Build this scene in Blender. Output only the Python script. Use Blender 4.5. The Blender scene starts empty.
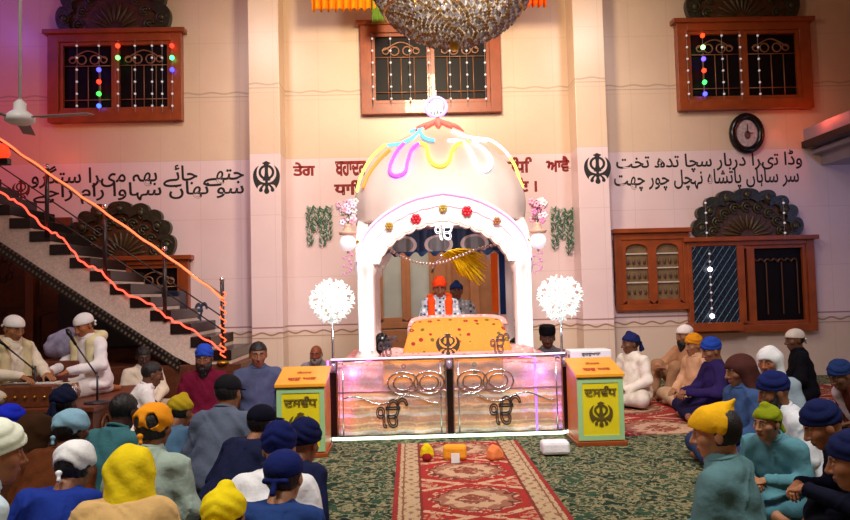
import bpy, bmesh, math, random, unicodedata
import numpy as np
from mathutils import Vector, Matrix
random.seed(7); rng = np.random.default_rng(7)
S = bpy.context.scene; COL = S.collection
# ------------------------------------------------------------ camera
FPX = 700.0; EYE = Vector((0, 0, 1.45))
yc = Vector((-15, -33, FPX)).normalized()
zc = Vector((-.025, 1, (33 - .375) / FPX)); zc = (zc - yc * zc.dot(yc)).normalized()
xc = Vector(yc.yzx).cross(zc) if False else None
# camera axes (right, up, forward) written in world coordinates
def _rows():
    y = np.array(yc); z = np.array(zc)            # components: (right, up, forward) of world Y and Z
    # right-handed world X = Y x Z in (right, up, back) axes
    yb = np.array([y[0], y[1], -y[2]]); zb = np.array([z[0], z[1], -z[2]])
    xb = np.cross(yb, zb)
    M = np.array([xb, yb, zb])                    # rows: world axes in camera axes -> M maps camera to world
    return M
_M = _rows()
cam = bpy.data.cameras.new('camera'); cam.sensor_width = 36; cam.lens = FPX / 850 * 36
cam.clip_end = 100
co = bpy.data.objects.new('camera', cam); COL.objects.link(co)
R3 = Matrix([list(r) for r in _M]); m4 = R3.to_4x4(); m4.translation = EYE; co.matrix_world = m4
S.camera = co
def ray(px, py): return R3 @ Vector((px - 425, 260 - py, -FPX))
def onY(px, py, Y): d = ray(px, py); return EYE + d * (Y / d.y)
def onZ(px, py, Z): d = ray(px, py); return EYE + d * ((Z - EYE.z) / d.z)
# ------------------------------------------------------------ view and light
S.view_settings.view_transform = 'Standard'; S.view_settings.look = 'None'
S.view_settings.gamma = 1; S.view_settings.exposure = 0.28; S.view_settings.use_curve_mapping = False
try:
    S.cycles.max_bounces = 7; S.cycles.diffuse_bounces = 3; S.cycles.glossy_bounces = 3
    S.cycles.transparent_max_bounces = 12; S.cycles.sample_clamp_indirect = 4
except Exception: pass
w = bpy.data.worlds.new('world'); S.world = w; w.use_nodes = True
w.node_tree.nodes['Background'].inputs[0].default_value = (.5, .5, .6, 1)
w.node_tree.nodes['Background'].inputs[1].default_value = .3
def area(name, loc, size, energy, col, rot=(0, 0, 0), sy=None, spread=180):
    l = bpy.data.lights.new(name, 'AREA'); l.energy = energy; l.color = col; l.size = size; l.spread = math.radians(spread)
    if sy: l.shape = 'RECTANGLE'; l.size_y = sy
    o = bpy.data.objects.new(name, l); o.location = loc; o.rotation_euler = rot; COL.objects.link(o); return o
def point(name, loc, energy, col, r=.15):
    l = bpy.data.lights.new(name, 'POINT'); l.energy = energy; l.color = col; l.shadow_soft_size = r
    o = bpy.data.objects.new(name, l); o.location = loc; COL.objects.link(o); return o
def aim(o, t): o.rotation_euler = (Vector(t) - o.location).to_track_quat('-Z', 'Y').to_euler()
area('ceiling_tube_light', (-2.6, 2.5, 7.05), 3.0, 155, (1, .92, .84), sy=.5, spread=125)
area('ceiling_tube_light', (3.4, 2.5, 7.05), 3.0, 155, (1, .92, .84), sy=.5, spread=125)
aim(area('chandelier_flood', (.4, 6.9, 5.7), .8, 105, (1, .80, .52), spread=130), (.4, 10.9, 4.4))
aim(area('hall_flood', (.5, 3.2, 5.2), 1.0, 80, (1, .90, .87), spread=85), (.4, 9.0, 1.2))
aim(area('wall_fill', (-2.6, 7.6, 6.3), .6, 30, (1, .88, .88), spread=120), (-1.6, 10.9, 2.4))  # added fill to brighten the back wall, stands for no known fixture
aim(area('wall_fill', (3.4, 7.6, 6.3), .6, 30, (1, .88, .88), spread=120), (2.4, 10.9, 2.4))  # matching added fill for the clock side of the wall
point('red_party_lamp', (-5.9, 9.5, 3.9), 24, (1, .07, .03), .1)
point('violet_party_lamp', (-6.9, 9.2, 6.2), 34, (.30, .14, 1), .1)
point('blue_party_lamp', (7.2, 8.2, 2.9), 22, (.3, .45, 1), .1)
point('red_party_lamp', (6.2, 10.3, 3.95), 5, (1, .1, .05), .06)
point('violet_rail_lamp', (1.66, 7.12, .22), 3.5, (.35, .1, 1), .04)
point('pink_rail_lamp', (-.86, 7.1, .3), 2.5, (1, .2, .8), .04)
point('violet_drape_lamp', (1.3, 7.12, .62), .8, (.6, .3, 1), .04)
point('violet_drape_lamp', (-.6, 7.12, .66), .8, (.7, .3, 1), .04)
point('canopy_fill', (.38, 8.3, 2.15), 6, (1, .88, .82), .12)  # added fill that brightens the canopy inside, not one of its tubes
point('canopy_front_fill', (.38, 5.8, 1.5), 5, (1, .86, .88), .2)  # unseen fill added in mid-air to brighten the canopy front
# ------------------------------------------------------------ node maths
def s2l(c):
    if isinstance(c, str): c = tuple(int(c[i:i + 2], 16) for i in (0, 2, 4))
    return tuple(((v / 255) / 12.92 if v / 255 <= .04045 else ((v / 255 + .055) / 1.055) ** 2.4) for v in c) + (1,)
class E:
    nt = None
    def __init__(s, v): s.v = v
    @staticmethod
    def op(o, *a):
        n = E.nt.nodes.new('ShaderNodeMath'); n.operation = o
        for i, x in enumerate(a):
            x = x.v if isinstance(x, E) else x
            if isinstance(x, (int, float)): n.inputs[i].default_value = x
            else: E.nt.links.new(x, n.inputs[i])
        return E(n.outputs[0])
    def __add__(s, o): return E.op('ADD', s, o)
    def __sub__(s, o): return E.op('SUBTRACT', s, o)
    def __mul__(s, o): return E.op('MULTIPLY', s, o)
    def __truediv__(s, o): return E.op('DIVIDE', s, o)
    def __lt__(s, o): return E.op('LESS_THAN', s, o)
    def __gt__(s, o): return E.op('GREATER_THAN', s, o)
    def __abs__(s): return E.op('ABSOLUTE', s)
    def wrap(s, p): return E.op('WRAP', s, p / 2, -p / 2)
    def sin(s): return E.op('SINE', s)
    def sqrt(s): return E.op('SQRT', s)
    def max(s, o): return E.op('MAXIMUM', s, o)
    def min(s, o): return E.op('MINIMUM', s, o)
def mixc(f, a, b):
    n = E.nt.nodes.new('ShaderNodeMix'); n.data_type = 'RGBA'
    if isinstance(f, E): E.nt.links.new(f.v, n.inputs[0])
    else: n.inputs[0].default_value = f
    for i, c in ((6, a), (7, b)):
        if isinstance(c, tuple): n.inputs[i].default_value = c
        else: E.nt.links.new(c, n.inputs[i])
    return n.outputs[2]
def noise(scale, detail=3, vec=None, dist=0):
    n = E.nt.nodes.new('ShaderNodeTexNoise'); n.inputs['Scale'].default_value = scale; n.inputs['Detail'].default_value = detail
    n.inputs['Distortion'].default_value = dist
    if vec: E.nt.links.new(vec, n.inputs['Vector'])
    return E(n.outputs[0]), n
def pos():
    g = E.nt.nodes.new('ShaderNodeTexCoord'); s = E.nt.nodes.new('ShaderNodeSeparateXYZ'); E.nt.links.new(g.outputs['Object'], s.inputs[0])
    return g.outputs['Object'], E(s.outputs[0]), E(s.outputs[1]), E(s.outputs[2])
MATS = {}
def mat(name, col, rough=.6, metal=0, var=.12, vs=9, bump=0, bs=60, em=0, emc=None, fn=None, trans=0, spec=.5, coat=0):
    if name in MATS: return MATS[name]
    m = bpy.data.materials.new(name); MATS[name] = m; m.use_nodes = True; nt = m.node_tree; E.nt = nt
    b = nt.nodes['Principled BSDF']; c = s2l(col) if not (isinstance(col, tuple) and len(col) == 4) else col
    b.inputs['Base Color'].default_value = c; b.inputs['Roughness'].default_value = rough; b.inputs['Metallic'].default_value = metal
    b.inputs['Specular IOR Level'].default_value = spec; b.inputs['Coat Weight'].default_value = coat; b.inputs['Transmission Weight'].default_value = trans
    P, X, Y, Z = pos()
    if fn: nt.links.new(fn(P, X, Y, Z, c), b.inputs['Base Color'])
    elif var:
        f, _ = noise(vs, 4, P)
        nt.links.new(mixc(f, tuple(v * (1 - var * 1.6) for v in c[:3]) + (1,), tuple(min(1, v * (1 + var * 1.6)) for v in c[:3]) + (1,)), b.inputs['Base Color'])
    if bump:
        f, _ = noise(bs, 4, P); bn = nt.nodes.new('ShaderNodeBump'); bn.inputs['Strength'].default_value = bump; bn.inputs['Distance'].default_value = .02
        nt.links.new(f.v, bn.inputs['Height']); nt.links.new(bn.outputs[0], b.inputs['Normal'])
    if em: b.inputs['Emission Color'].default_value = s2l(emc or col); b.inputs['Emission Strength'].default_value = em
    return m
def fabric(col, rough=.9): return mat('fabric_' + col, col, rough, var=.12, vs=10, bump=.45, bs=17, spec=.12)
def glow(col, em=6): return mat('glow_%s_%g' % (col, em), col, .5, em=em, var=0)
# wall: tile sheets, lettering band, thin trim lines
def wall_fn(P, X, Y, Z, c):
    f, _ = noise(1.3, 5, P); g, _ = noise(45, 2, P)
    upper = mixc(f, s2l('d2b094'), s2l('e4c8ac')); lower = mixc(f, s2l('dcbcbc'), s2l('eed6d6'))  # upper beige has warm light from above painted in; lower is pinkish tile
    k = mixc(Z < 3.6, upper, lower); k = mixc(Z < .92, k, s2l('dcc2ae'))
    # joints
    jx = abs((X + .13).wrap(.62)) < .004; jz = abs((Z - 3.6).wrap(.93)) < .005
    k = mixc(jx.max(jz) * .28, k, s2l('a98470'))
    t = abs(Z - 4.66 - (X * 16).sin() * .012) < .014
    t2 = abs(Z - 4.60) < .008
    k = mixc(t.max(t2) * .6, k, s2l('a08468'))
    w1 = abs(Z - .89 - (X * 22).sin() * .018) < .013; w2 = abs(Z - .985) < .011; w3 = abs(Z - .83) < .006
    k = mixc(w1.max(w2).max(w3) * .85, k, s2l('8a5644'))
    return mixc(g * .1, k, s2l('ffffff'))
WALL = mat('wall_tile', 'e0c0a8', .34, fn=wall_fn, spec=.4)
PLAIN = mat('plain_plaster', 'cdb09a', .7)
def carpet_fn(P, X, Y, Z, c):
    a, na = noise(9.5, 3, P, 1.4); b, _ = noise(22, 3, P, .8); v = E.nt.nodes.new('ShaderNodeTexVoronoi'); v.inputs['Scale'].default_value = 13
    E.nt.links.new(P, v.inputs['Vector'])
    k = mixc(a > .5, s2l('22382b'), s2l('33503c')); k = mixc(abs(a - .5) < .05, k, s2l('918a68'))
    k = mixc((E(v.outputs[0]) < .24), k, s2l('7c7858')); k = mixc((E(v.outputs[0]) < .12), k, s2l('5a3228'))
    return mixc((b > .57) * .7, k, s2l('152a22'))
CARPET = mat('green_floral_carpet', '30503f', .95, fn=carpet_fn, bump=.5, bs=120, spec=.1)
def rug_fn(half, period, red='9a1420', cream='c6a987'):
    def fn(P, X, Y, Z, c):
        n, _ = noise(26, 4, P, .8); n2, _ = noise(7, 3, P, .5); xx = X + (n - .5) * .03; yy = Y + (n2 - .5) * .05; u = abs(xx); y = yy.wrap(period)
        fld = mixc(n > .56, s2l(red), s2l('74101c'))
        ang = ((xx * 38).sin() * (yy * 38).sin()) * .12
        r = ((xx / (half * .5)) * (xx / (half * .5)) + (y / (period * .34)) * (y / (period * .34))).sqrt() + ang
        med = mixc(((r * 9).sin() + (n - .5) * 5) > .1, s2l('c2a080'), s2l('94604c'))
        k = mixc(r < 1, fld, med); k = mixc(abs(r - .97) < .05, k, s2l('5c1a1c')); k = mixc((r < .42) * (n > .47), k, s2l('7a3428'))
        y2 = abs((yy + period / 2).wrap(period)); d = abs(y2 - (u - half * .1) * .5)
        k = mixc((d < .028) * (y2 < period * .26) * (n > .42), k, s2l('c9a584'))
        d2 = ((u - half * .58) * (u - half * .58) + y2 * y2).sqrt() + ang * .2
        k = mixc((d2 < .085) * (n > .5), k, s2l('b98f72')); k = mixc((r > 1.0) * (r < 1.12) * (n > .52), k, s2l('c9a584'))
        bz = ((xx * 60).sin() * (yy * 46).sin() + (n - .5) * 5)
        bor = mixc(bz > .5, s2l('b8a17e'), s2l('86644e')); k = mixc(u > half * .66, k, bor)
        k = mixc(abs(u - half * .66) < .010, k, s2l('6a1a1c')); k = mixc(abs(u - half * .88) < .006, k, s2l('7a4438')); k = mixc(u > half * .94, k, s2l('8e1420'))
        return mixc(n * .18, k, s2l('d09a7c'))
    return fn
WOOD = mat('reddish_wood', '924218', .38, var=.3, vs=5, coat=.2, bump=.08, bs=30)
WOODD = mat('dark_carved_wood', '5a2c16', .45, var=.35, vs=11, bump=.5, bs=28)
WOODS = mat('stage_wood', '6a3216', .5, var=.35, vs=8, bump=.4, bs=30)
WOODP = mat('pale_door_wood', 'a8714e', .4, var=.2, vs=6)
GLASSD = mat('dark_glass', '120d10', .45, var=.3, vs=3, spec=.12)
GLASSP = mat('pale_reflection_glass', 'aeb6b4', .15, var=.15, vs=3)  # pale base colour paints a bright white reflection on the door glass
CHROME = mat('chrome', 'd8d8da', .16, metal=1, var=.04)
BLACK = mat('black_gloss', '0c0b0d', .25, var=.1)
DARKM = mat('dark_metal', '3a363a', .4, metal=.5, var=.1)
WHITE = mat('white_marble', 'f3ecea', .3, var=.05, vs=4)
WHITEP = mat('white_plastic', 'eeeeee', .35, var=.04)
SPECK = mat('speckled_stone', 'd8c4b8', .4, var=.25, vs=45)
GOLD = mat('gold_metal', 'c79a3c', .3, metal=.8, var=.15)
# ------------------------------------------------------------ mesh helpers
class MB:
    def __init__(s): s.v = []; s.f = []; s.m = []; s.cur = 0
    def add(s, vs, fs):
        o = len(s.v); s.v += [tuple(v) for v in vs]; s.f += [tuple(i + o for i in f) for f in fs]; s.m += [s.cur] * len(fs); return s
    def box(s, x0, x1, y0, y1, z0, z1):
        v = [(x, y, z) for x in (x0, x1) for y in (y0, y1) for z in (z0, z1)]
        return s.add(v, [(0, 1, 3, 2), (4, 6, 7, 5), (0, 4, 5, 1), (2, 3, 7, 6), (0, 2, 6, 4), (1, 5, 7, 3)])
    def tube(s, pts, r, n=8, closed=False, rad=None):
        P = [Vector(p) for p in pts]; N = len(P); rings = []
        up = Vector((0, 0, 1)); prev = None
        for i in range(N):
            a = P[(i - 1) % N] if (closed or i > 0) else P[i]; b = P[(i + 1) % N] if (closed or i < N - 1) else P[i]
            t = (b - a).normalized() if (b - a).length > 1e-9 else Vector((0, 0, 1))
            if prev is None:
                q = t.cross(up) if abs(t.z) < .95 else t.cross(Vector((1, 0, 0)))
            else: q = prev - t * prev.dot(t)
            q.normalize(); prev = q; w_ = t.cross(q); rr = rad[i] if rad else r
            rings.append([P[i] + (q * math.cos(2 * math.pi * k / n) + w_ * math.sin(2 * math.pi * k / n)) * rr for k in range(n)])
        v = [p for ring in rings for p in ring]; f = []
        for i in range(N if closed else N - 1):
            j = (i + 1) % N
            for k in range(n): f.append((i * n + k, i * n + (k + 1) % n, j * n + (k + 1) % n, j * n + k))
        if not closed: f += [tuple(range(n))[::-1], tuple(range((N - 1) * n, N * n))]
        return s.add(v, f)
    def lathe(s, prof, c=(0, 0, 0), n=24, lobes=0, amp=0, sy=1):
        v = []; f = []; N = len(prof)
        for r, z in prof:
            for k in range(n):
                a = 2 * math.pi * k / n; q = r * (1 + (amp * abs(math.sin(lobes * a / 2)) if lobes else 0))
                v.append((c[0] + q * math.cos(a), c[1] + q * math.sin(a) * sy, c[2] + z))
        for i in range(N - 1):
            for k in range(n): f.append((i * n + k, i * n + (k + 1) % n, (i + 1) * n + (k + 1) % n, (i + 1) * n + k))
        f += [tuple(range(n))[::-1], tuple(range((N - 1) * n, N * n))]
        return s.add(v, f)
    def prism(s, poly, y0, y1, ax='y'):       # poly in (x,z), extruded along y (or, ax='x', (y,z) extruded along x)
        n = len(poly); mk = (lambda p, d: (p[0], d, p[1])) if ax == 'y' else (lambda p, d: (d, p[0], p[1])) if ax == 'x' else (lambda p, d: (p[0], p[1], d))
        v = [mk(p, y0) for p in poly] + [mk(p, y1) for p in poly]
        f = [tuple(range(n)), tuple(range(n, 2 * n))[::-1]] + [(i, (i + 1) % n, n + (i + 1) % n, n + i) for i in range(n)]
        return s.add(v, f)
    def strip(s, A, B, y0, y1, mk=lambda x, y, z: (x, y, z)):   # solid band between two curves A,B (x,z) of equal length
        n = len(A); v = [mk(p[0], y, p[1]) for y in (y0, y1) for c in (A, B) for p in c]; f = []
        q = lambda l, c, i: (l * 2 + c) * n + i
        for i in range(n - 1):
            f += [(q(0, 0, i), q(0, 0, i + 1), q(0, 1, i + 1), q(0, 1, i)), (q(1, 0, i), q(1, 1, i), q(1, 1, i + 1), q(1, 0, i + 1)),
                  (q(0, 0, i), q(1, 0, i), q(1, 0, i + 1), q(0, 0, i + 1)), (q(0, 1, i), q(0, 1, i + 1), q(1, 1, i + 1), q(1, 1, i))]
        f += [(q(0, 0, 0), q(0, 1, 0), q(1, 1, 0), q(1, 0, 0)), (q(0, 0, n - 1), q(1, 0, n - 1), q(1, 1, n - 1), q(0, 1, n - 1))]
        return s.add(v, f)
    def ell(s, c, r, nu=12, nv=8, R=None):
        v = []; f = []
        for j in range(nv + 1):
            t = math.pi * j / nv
            for i in range(nu):
                a = 2 * math.pi * i / nu; p = Vector((r[0] * math.sin(t) * math.cos(a), r[1] * math.sin(t) * math.sin(a), r[2] * math.cos(t)))
                if R: p = R @ p
                v.append((c[0] + p.x, c[1] + p.y, c[2] + p.z))
        for j in range(nv):
            for i in range(nu): f.append((j * nu + i, (j + 1) * nu + i, (j + 1) * nu + (i + 1) % nu, j * nu + (i + 1) % nu))
        return s.add(v, f)
    def build(s, name, m, parent=None, smooth=False, bevel=0, solid=0):
        me = bpy.data.meshes.new(name); me.from_pydata(s.v, [], s.f)
        for x in (m if isinstance(m, (list, tuple)) else [m]): me.materials.append(x)
        if len(me.polygons) == len(s.m): me.polygons.foreach_set('material_index', s.m)
        bm = bmesh.new(); bm.from_mesh(me); bmesh.ops.remove_doubles(bm, verts=bm.verts, dist=1e-5); bmesh.ops.recalc_face_normals(bm, faces=bm.faces); bm.to_mesh(me); bm.free()
        if smooth: me.shade_smooth()
        o = bpy.data.objects.new(name, me); COL.objects.link(o)
        if parent: o.parent = parent
        if bevel:
            b = o.modifiers.new('b', 'BEVEL'); b.width = bevel; b.segments = 2; b.limit_method = 'ANGLE'
        if solid:
            b = o.modifiers.new('s', 'SOLIDIFY'); b.thickness = solid
        return o
def tag(o, label=None, cat=None, group=None, kind=None):
    if label: o['label'] = label
    if cat: o['category'] = cat
    if group: o['group'] = group
    if kind: o['kind'] = kind
    return o
def empty(name, loc=(0, 0, 0), **k):
    o = bpy.data.objects.new(name, None); o.location = loc; o.empty_display_size = .1; COL.objects.link(o); tag(o, **k); return o
def struct(name, mb, m, **k): o = mb.build(name, m, **k); o['kind'] = 'structure'; return o
def catmull(P, n=8, closed=False):
    P = [Vector(p) for p in P]; out = []; N = len(P)
    for i in range(N if closed else N - 1):
        g = lambda j: P[j % N] if closed else P[max(0, min(N - 1, j))]
        a, b, c, d = g(i - 1), g(i), g(i + 1), g(i + 2)
        for k in range(n):
            t = k / n; out.append(.5 * ((2 * b) + (c - a) * t + (2 * a - 5 * b + 4 * c - d) * t * t + (3 * b - a - 3 * c + d) * t ** 3))
    if not closed: out.append(P[-1])
    return out
def copy_tree(o, loc=None, parent=None, **k):
    c = o.copy(); COL.objects.link(c); c.parent = parent
    if loc is not None: c.location = loc
    tag(c, **k)
    for ch in o.children: copy_tree(ch, None, c)
    return c
def text(body, h, loc, m, name, parent=None, width=None, off=.03, shear=0, rx=math.pi / 2, ext=0, split=False):
    c = bpy.data.curves.new('t', 'FONT'); c.body = body; c.size = 1; ur = any('\ufb50' <= q <= '\ufefc' or q == '☬' for q in body); c.fill_mode = 'BOTH' if ur else 'NONE'; c.bevel_depth = (.006 if '☬' in body else .016) if ur else off; c.bevel_resolution = 1; c.shear = shear; c.resolution_u = 3
    o = bpy.data.objects.new('t', c); COL.objects.link(o); bpy.context.view_layer.update()
    me = bpy.data.meshes.new_from_object(o.evaluated_get(bpy.context.evaluated_depsgraph_get())); bpy.data.objects.remove(o)
    n = len(me.vertices); V = np.zeros(n * 3, np.float32); me.vertices.foreach_get('co', V); V = V.reshape(-1, 3)
    lo, hi = V.min(0), V.max(0); sc = h / (hi[1] - lo[1]); sx = width / (hi[0] - lo[0]) if width else sc
    V[:, 0] = (V[:, 0] - (lo[0] + hi[0]) / 2) * sx; V[:, 1] = (V[:, 1] - (lo[1] + hi[1]) / 2) * sc; V[:, 2] *= sc * .4
    me.vertices.foreach_set('co', V.ravel()); me.materials.clear(); me.materials.append(m)
    me.name = name
    if split:
        xs = np.sort(V[:, 0]); gp = np.nonzero(np.diff(xs) > h * .13)[0]; cuts = [xs[0] - 1] + [float(xs[g] + xs[g + 1]) / 2 for g in gp] + [xs[-1] + 1]
        if len(cuts) > 2:
            o = bpy.data.objects.new(name, None); COL.objects.link(o); o.location = loc; o.rotation_euler = (rx, 0, 0); o.parent = parent
            for a_, b_ in zip(cuts, cuts[1:]):
                bm = bmesh.new(); bm.from_mesh(me); bmesh.ops.delete(bm, geom=[v for v in bm.verts if not a_ < v.co.x <= b_], context='VERTS'); m2 = bpy.data.meshes.new('painted_word'); bm.to_mesh(m2); bm.free()
                m2.materials.append(m); c2 = bpy.data.objects.new('painted_word', m2); COL.objects.link(c2); c2.parent = o
            return o
    o = bpy.data.objects.new(name, me); COL.objects.link(o); o.location = loc; o.rotation_euler = (rx, 0, 0); o.parent = parent; return o
# Urdu shaping through the presentation forms of the built-in font
FORMS = {}
for cp in list(range(0xFB50, 0xFBFF)) + list(range(0xFE70, 0xFEFD)):
    d = unicodedata.decomposition(chr(cp)).split()
    if len(d) == 2 and d[0] in ('<initial>', '<medial>', '<final>', '<isolated>'): FORMS.setdefault(chr(int(d[1], 16)), {})[d[0][1:-1]] = chr(cp)
def shape(t):
    out = []
    for i, ch in enumerate(t):
        f = FORMS.get(ch)
        if not f: out.append(ch); continue
        pv = FORMS.get(t[i - 1], {}) if i else {}; nx = FORMS.get(t[i + 1], {}) if i < len(t) - 1 else {}
        a = 'initial' in pv and 'final' in f; b = 'initial' in f and 'final' in nx
        out.append(f.get('medial' if a and b else 'final' if a else 'initial' if b else 'isolated', ch))
    return ''.join(out[::-1])
# ------------------------------------------------------------ room
WY = 10.94
XL, XR, YF, ZC = -7.6, 8.0, -4.0, 7.2
struct('floor', MB().box(XL, XR, YF, WY, -.1, 0), CARPET)
struct('ceiling', MB().box(XL, XR, YF, WY + .3, ZC, ZC + .1), PLAIN)
struct('wall_back', MB().box(XL, XR, WY, WY + .2, 0, ZC), WALL)
struct('wall_left', MB().box(XL - .2, XL, YF, WY + .2, 0, ZC), WALL)
struct('wall_right', MB().box(XR, XR + .2, YF, WY + .2, 0, ZC), WALL)
struct('wall_front', MB().box(XL, XR, YF - .2, YF, 0, ZC), PLAIN)
def colx(px): return onY(px, 200, WY - .45).x
struct('pillar', MB().box(colx(250), colx(281), WY - .45, WY, 0, ZC), WALL, bevel=.01)
struct('pillar', MB().box(colx(579), colx(610), WY - .45, WY, 0, ZC), WALL, bevel=.01)
# balcony slab along the side wall, with stepped edge
b = MB(); b.box(6.34, XR, 4.5, WY, 3.62, 3.9); b.box(6.60, XR, 4.5, WY, 3.32, 3.62); b.box(6.46, XR, 4.5, WY, 3.50, 3.56)
struct('balcony_slab', b, mat('balcony_plaster', '9a97a8', .5, var=.06))
struct('balcony_edge', MB().box(6.30, 6.36, 4.5, WY, 3.60, 3.70), mat('dark_edge', '17141a', .4))
# ------------------------------------------------------------ rugs
def rug(name, x0, x1, y0, y1, z, period, label, red='9a1420', group=None):
    o = MB().box(-(x1 - x0) / 2, (x1 - x0) / 2, -(y1 - y0) / 2, (y1 - y0) / 2, 0, .012).build(name, mat('rug_%g_%g' % (x0, y0), '9a1420', .95, fn=rug_fn((x1 - x0) / 2, period, red), bump=.4, bs=150, spec=.1))
    o.location = ((x0 + x1) / 2, (y0 + y1) / 2, z); return tag(o, label, 'rug', group)
rug('carpet_runner', -.15, .99, 1.5, 6.78, .001, .78, 'red runner rug with cream medallions leading up to the gilded canopy', 'a3121c')
rug('red_rug', 1.72, 3.36, 6.88, 9.9, .001, 1.25, 'red patterned rug under the white kurta man beside the donation box')
rug('red_rug', 3.42, 6.3, 6.3, 9.9, .001, 1.4, 'dark red rug along the wall under the dark clothed seated men', '7a1018')
rug('red_rug', -3.0, -1.35, 6.5, 9.8, .001, 1.3, 'red rug beside the foot of the staircase', '7a1018')
# ------------------------------------------------------------ windows
def wrect(x0, y0, x1, y1, Y=WY):
    xm, ym = (x0 + x1) / 2, (y0 + y1) / 2
    return onY(x0, ym, Y).x, onY(x1, ym, Y).x, onY(xm, y1, Y).z, onY(xm, y0, Y).z
def fan_arch(parent, x0, x1, z0, z1, Y, lobes=9):
    cx = (x0 + x1) / 2; rx = (x1 - x0) / 2; rz = z1 - z0; pts = []
    for i in range(lobes * 10 + 1):
        t = math.pi * i / (lobes * 10); l = .90 + .10 * abs(math.sin(lobes * t)) ** .6
        pts.append((cx + rx * l * math.copysign(abs(math.cos(t)) ** .8, math.cos(t)), z0 + rz * l * math.sin(t) ** .8))
    sc = lambda k: [(cx + (p[0] - cx) * k, z0 + (p[1] - z0) * k) for p in pts]
    f = MB().strip(sc(1), sc(.78), Y - .11, Y).build('carved_border', mat('carved_dark_green', '2b2a1c', .35, var=.45, vs=14, bump=.6, bs=20), parent)
    m = MB().strip(sc(.79), sc(.02), Y - .06, Y).build('arch_panel', mat('arch_brown', '4a2c17', .4, var=.4, vs=12, bump=.6, bs=25), parent)
    p = MB()
    for i in range(11):
        t = math.pi * (i + .5) / 11; d = Vector((math.cos(t) * rx, 0, math.sin(t) * rz)); a = Vector((cx, Y - .065, z0 + .01))
        q = [a + d * k for k in (.12, .2, .3, .4, .46)]; p.tube(q, .02, 6, rad=[.006, .02, .03, .022, .004])
    p.build('sunburst_petal', mat('petal_olive', '4a3a20', .4, var=.4, vs=20), parent, smooth=True)
    s = MB()
    for i in range(9):
        t = math.pi * (i + .5) / 9
        for r_, rr, th in ((.62, .075, .018), (.62, .03, .02)): s.tube([(cx + r_ * rx * math.cos(t) + rr * math.cos(q), Y - .075, z0 + r_ * rz * math.sin(t) + rr * math.sin(q)) for q in np.linspace(0, 5.2, 12)], th, 5)
    for i in range(7):
        t = math.pi * (i + .5) / 7; s.ell((cx + .86 * rx * math.cos(t), Y - .12, z0 + .86 * rz * math.sin(t)), (.05, .03, .05), 10, 6)
        a0 = s and t
        s.tube([(cx + (.86 * rx + .08 * math.cos(q)) * math.cos(t) , Y - .115, z0 + .86 * rz * math.sin(t) + .08 * math.sin(q)) for q in np.linspace(0, 5, 10)], .012, 5)
    s.build('carved_scroll', mat('scroll_olive', '3c3820', .3, var=.4, vs=20), parent, smooth=True)
def wood_window(n, r, Y=WY, panes=2, deep=.12, glass=GLASSD, grille=True, frame=.17, wood=WOOD, cornice=True):
    x0, x1, z0, z1 = r; o = empty('window_%d' % n, ((x0 + x1) / 2, Y, z0), kind='structure')
    def loc(mb, name, m, **k):
        ob = mb.build(name, m, o, **k); ob.matrix_parent_inverse = Matrix.Translation(-o.location); return ob
    f = MB(); f.box(x0, x0 + frame, Y - deep, Y, z0, z1); f.box(x1 - frame, x1, Y - deep, Y, z0, z1)
    f.box(x0 + frame, x1 - frame, Y - deep, Y, z0, z0 + frame); f.box(x0 + frame, x1 - frame, Y - deep, Y, z1 - frame, z1)
    if cornice: f.box(x0 - .06, x1 + .06, Y - deep - .05, Y, z1 - .05, z1 + .02)
    loc(f, 'window_frame', wood, bevel=.008)
    wv = (x1 - x0 - 2 * frame) / panes
    for i in range(panes):
        a = x0 + frame + i * wv; c = a + wv; s = MB(); t = .055
        s.box(a, a + t, Y - deep + .03, Y, z0 + frame, z1 - frame); s.box(c - t, c, Y - deep + .03, Y, z0 + frame, z1 - frame)
        s.box(a + t, c - t, Y - deep + .03, Y, z0 + frame, z0 + frame + t); s.box(a + t, c - t, Y - deep + .03, Y, z1 - frame - t, z1 - frame)
        loc(s, 'sash', wood, bevel=.005)
        loc(MB().box(a + t, c - t, Y - .03, Y - .015, z0 + frame + t, z1 - frame - t), 'window_pane', glass)
        if grille:
            g = MB(); gy = Y - .055; za, zb = z0 + frame + t, z1 - frame - t
            for k in range(1, 4): g.tube([(a + t + (c - a - 2 * t) * k / 4, gy, za), (a + t + (c - a - 2 * t) * k / 4, gy, za + (zb - za) * .68)], .008, 6)
            g.tube([(a + t, gy, za + .13), (c - t, gy, za + .13)], .008, 6); g.tube([(a + t, gy, za + (zb - za) * .68), (c - t, gy, za + (zb - za) * .68)], .008, 6)
            m_ = (a + c) / 2; zz = za + (zb - za) * .78
            for sx in (-1, 1):
                for rr, dx in ((.07, .1), (.05, .24)): g.tube([(m_ + sx * dx + rr * math.cos(q), gy, zz + rr * math.sin(q)) for q in np.linspace(0, 2 * math.pi, 13)[:-1]], .011, 6, closed=True)
            g.tube([(m_ + d, gy, zz + .07 + .07 * math.cos(d * 9)) for d in np.linspace(-.3, .3, 13)], .011, 6)
            loc(g, 'window_grille', mat('grille_brass', '9b6a4a', .4, metal=.3), smooth=True)
    return o, loc
def addfan(o, x0, y0, x1, y1, Y=WY):
    r = wrect(x0, y0, x1, y1, Y); old = set(o.children); fan_arch(o, r[0], r[1], r[2], r[3], Y)
    for ch in set(o.children) - old: ch.matrix_parent_inverse = Matrix.Translation(-o.location)
W1, _ = wood_window(1, wrect(51, 33, 184, 123)); addfan(W1, 58, -32, 173, 33)
W2, _ = wood_window(2, wrect(361, 24, 500, 115))
W3, _ = wood_window(3, wrect(675, 22, 808, 111)); addfan(W3, 682, -44, 796, 21)
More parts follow.
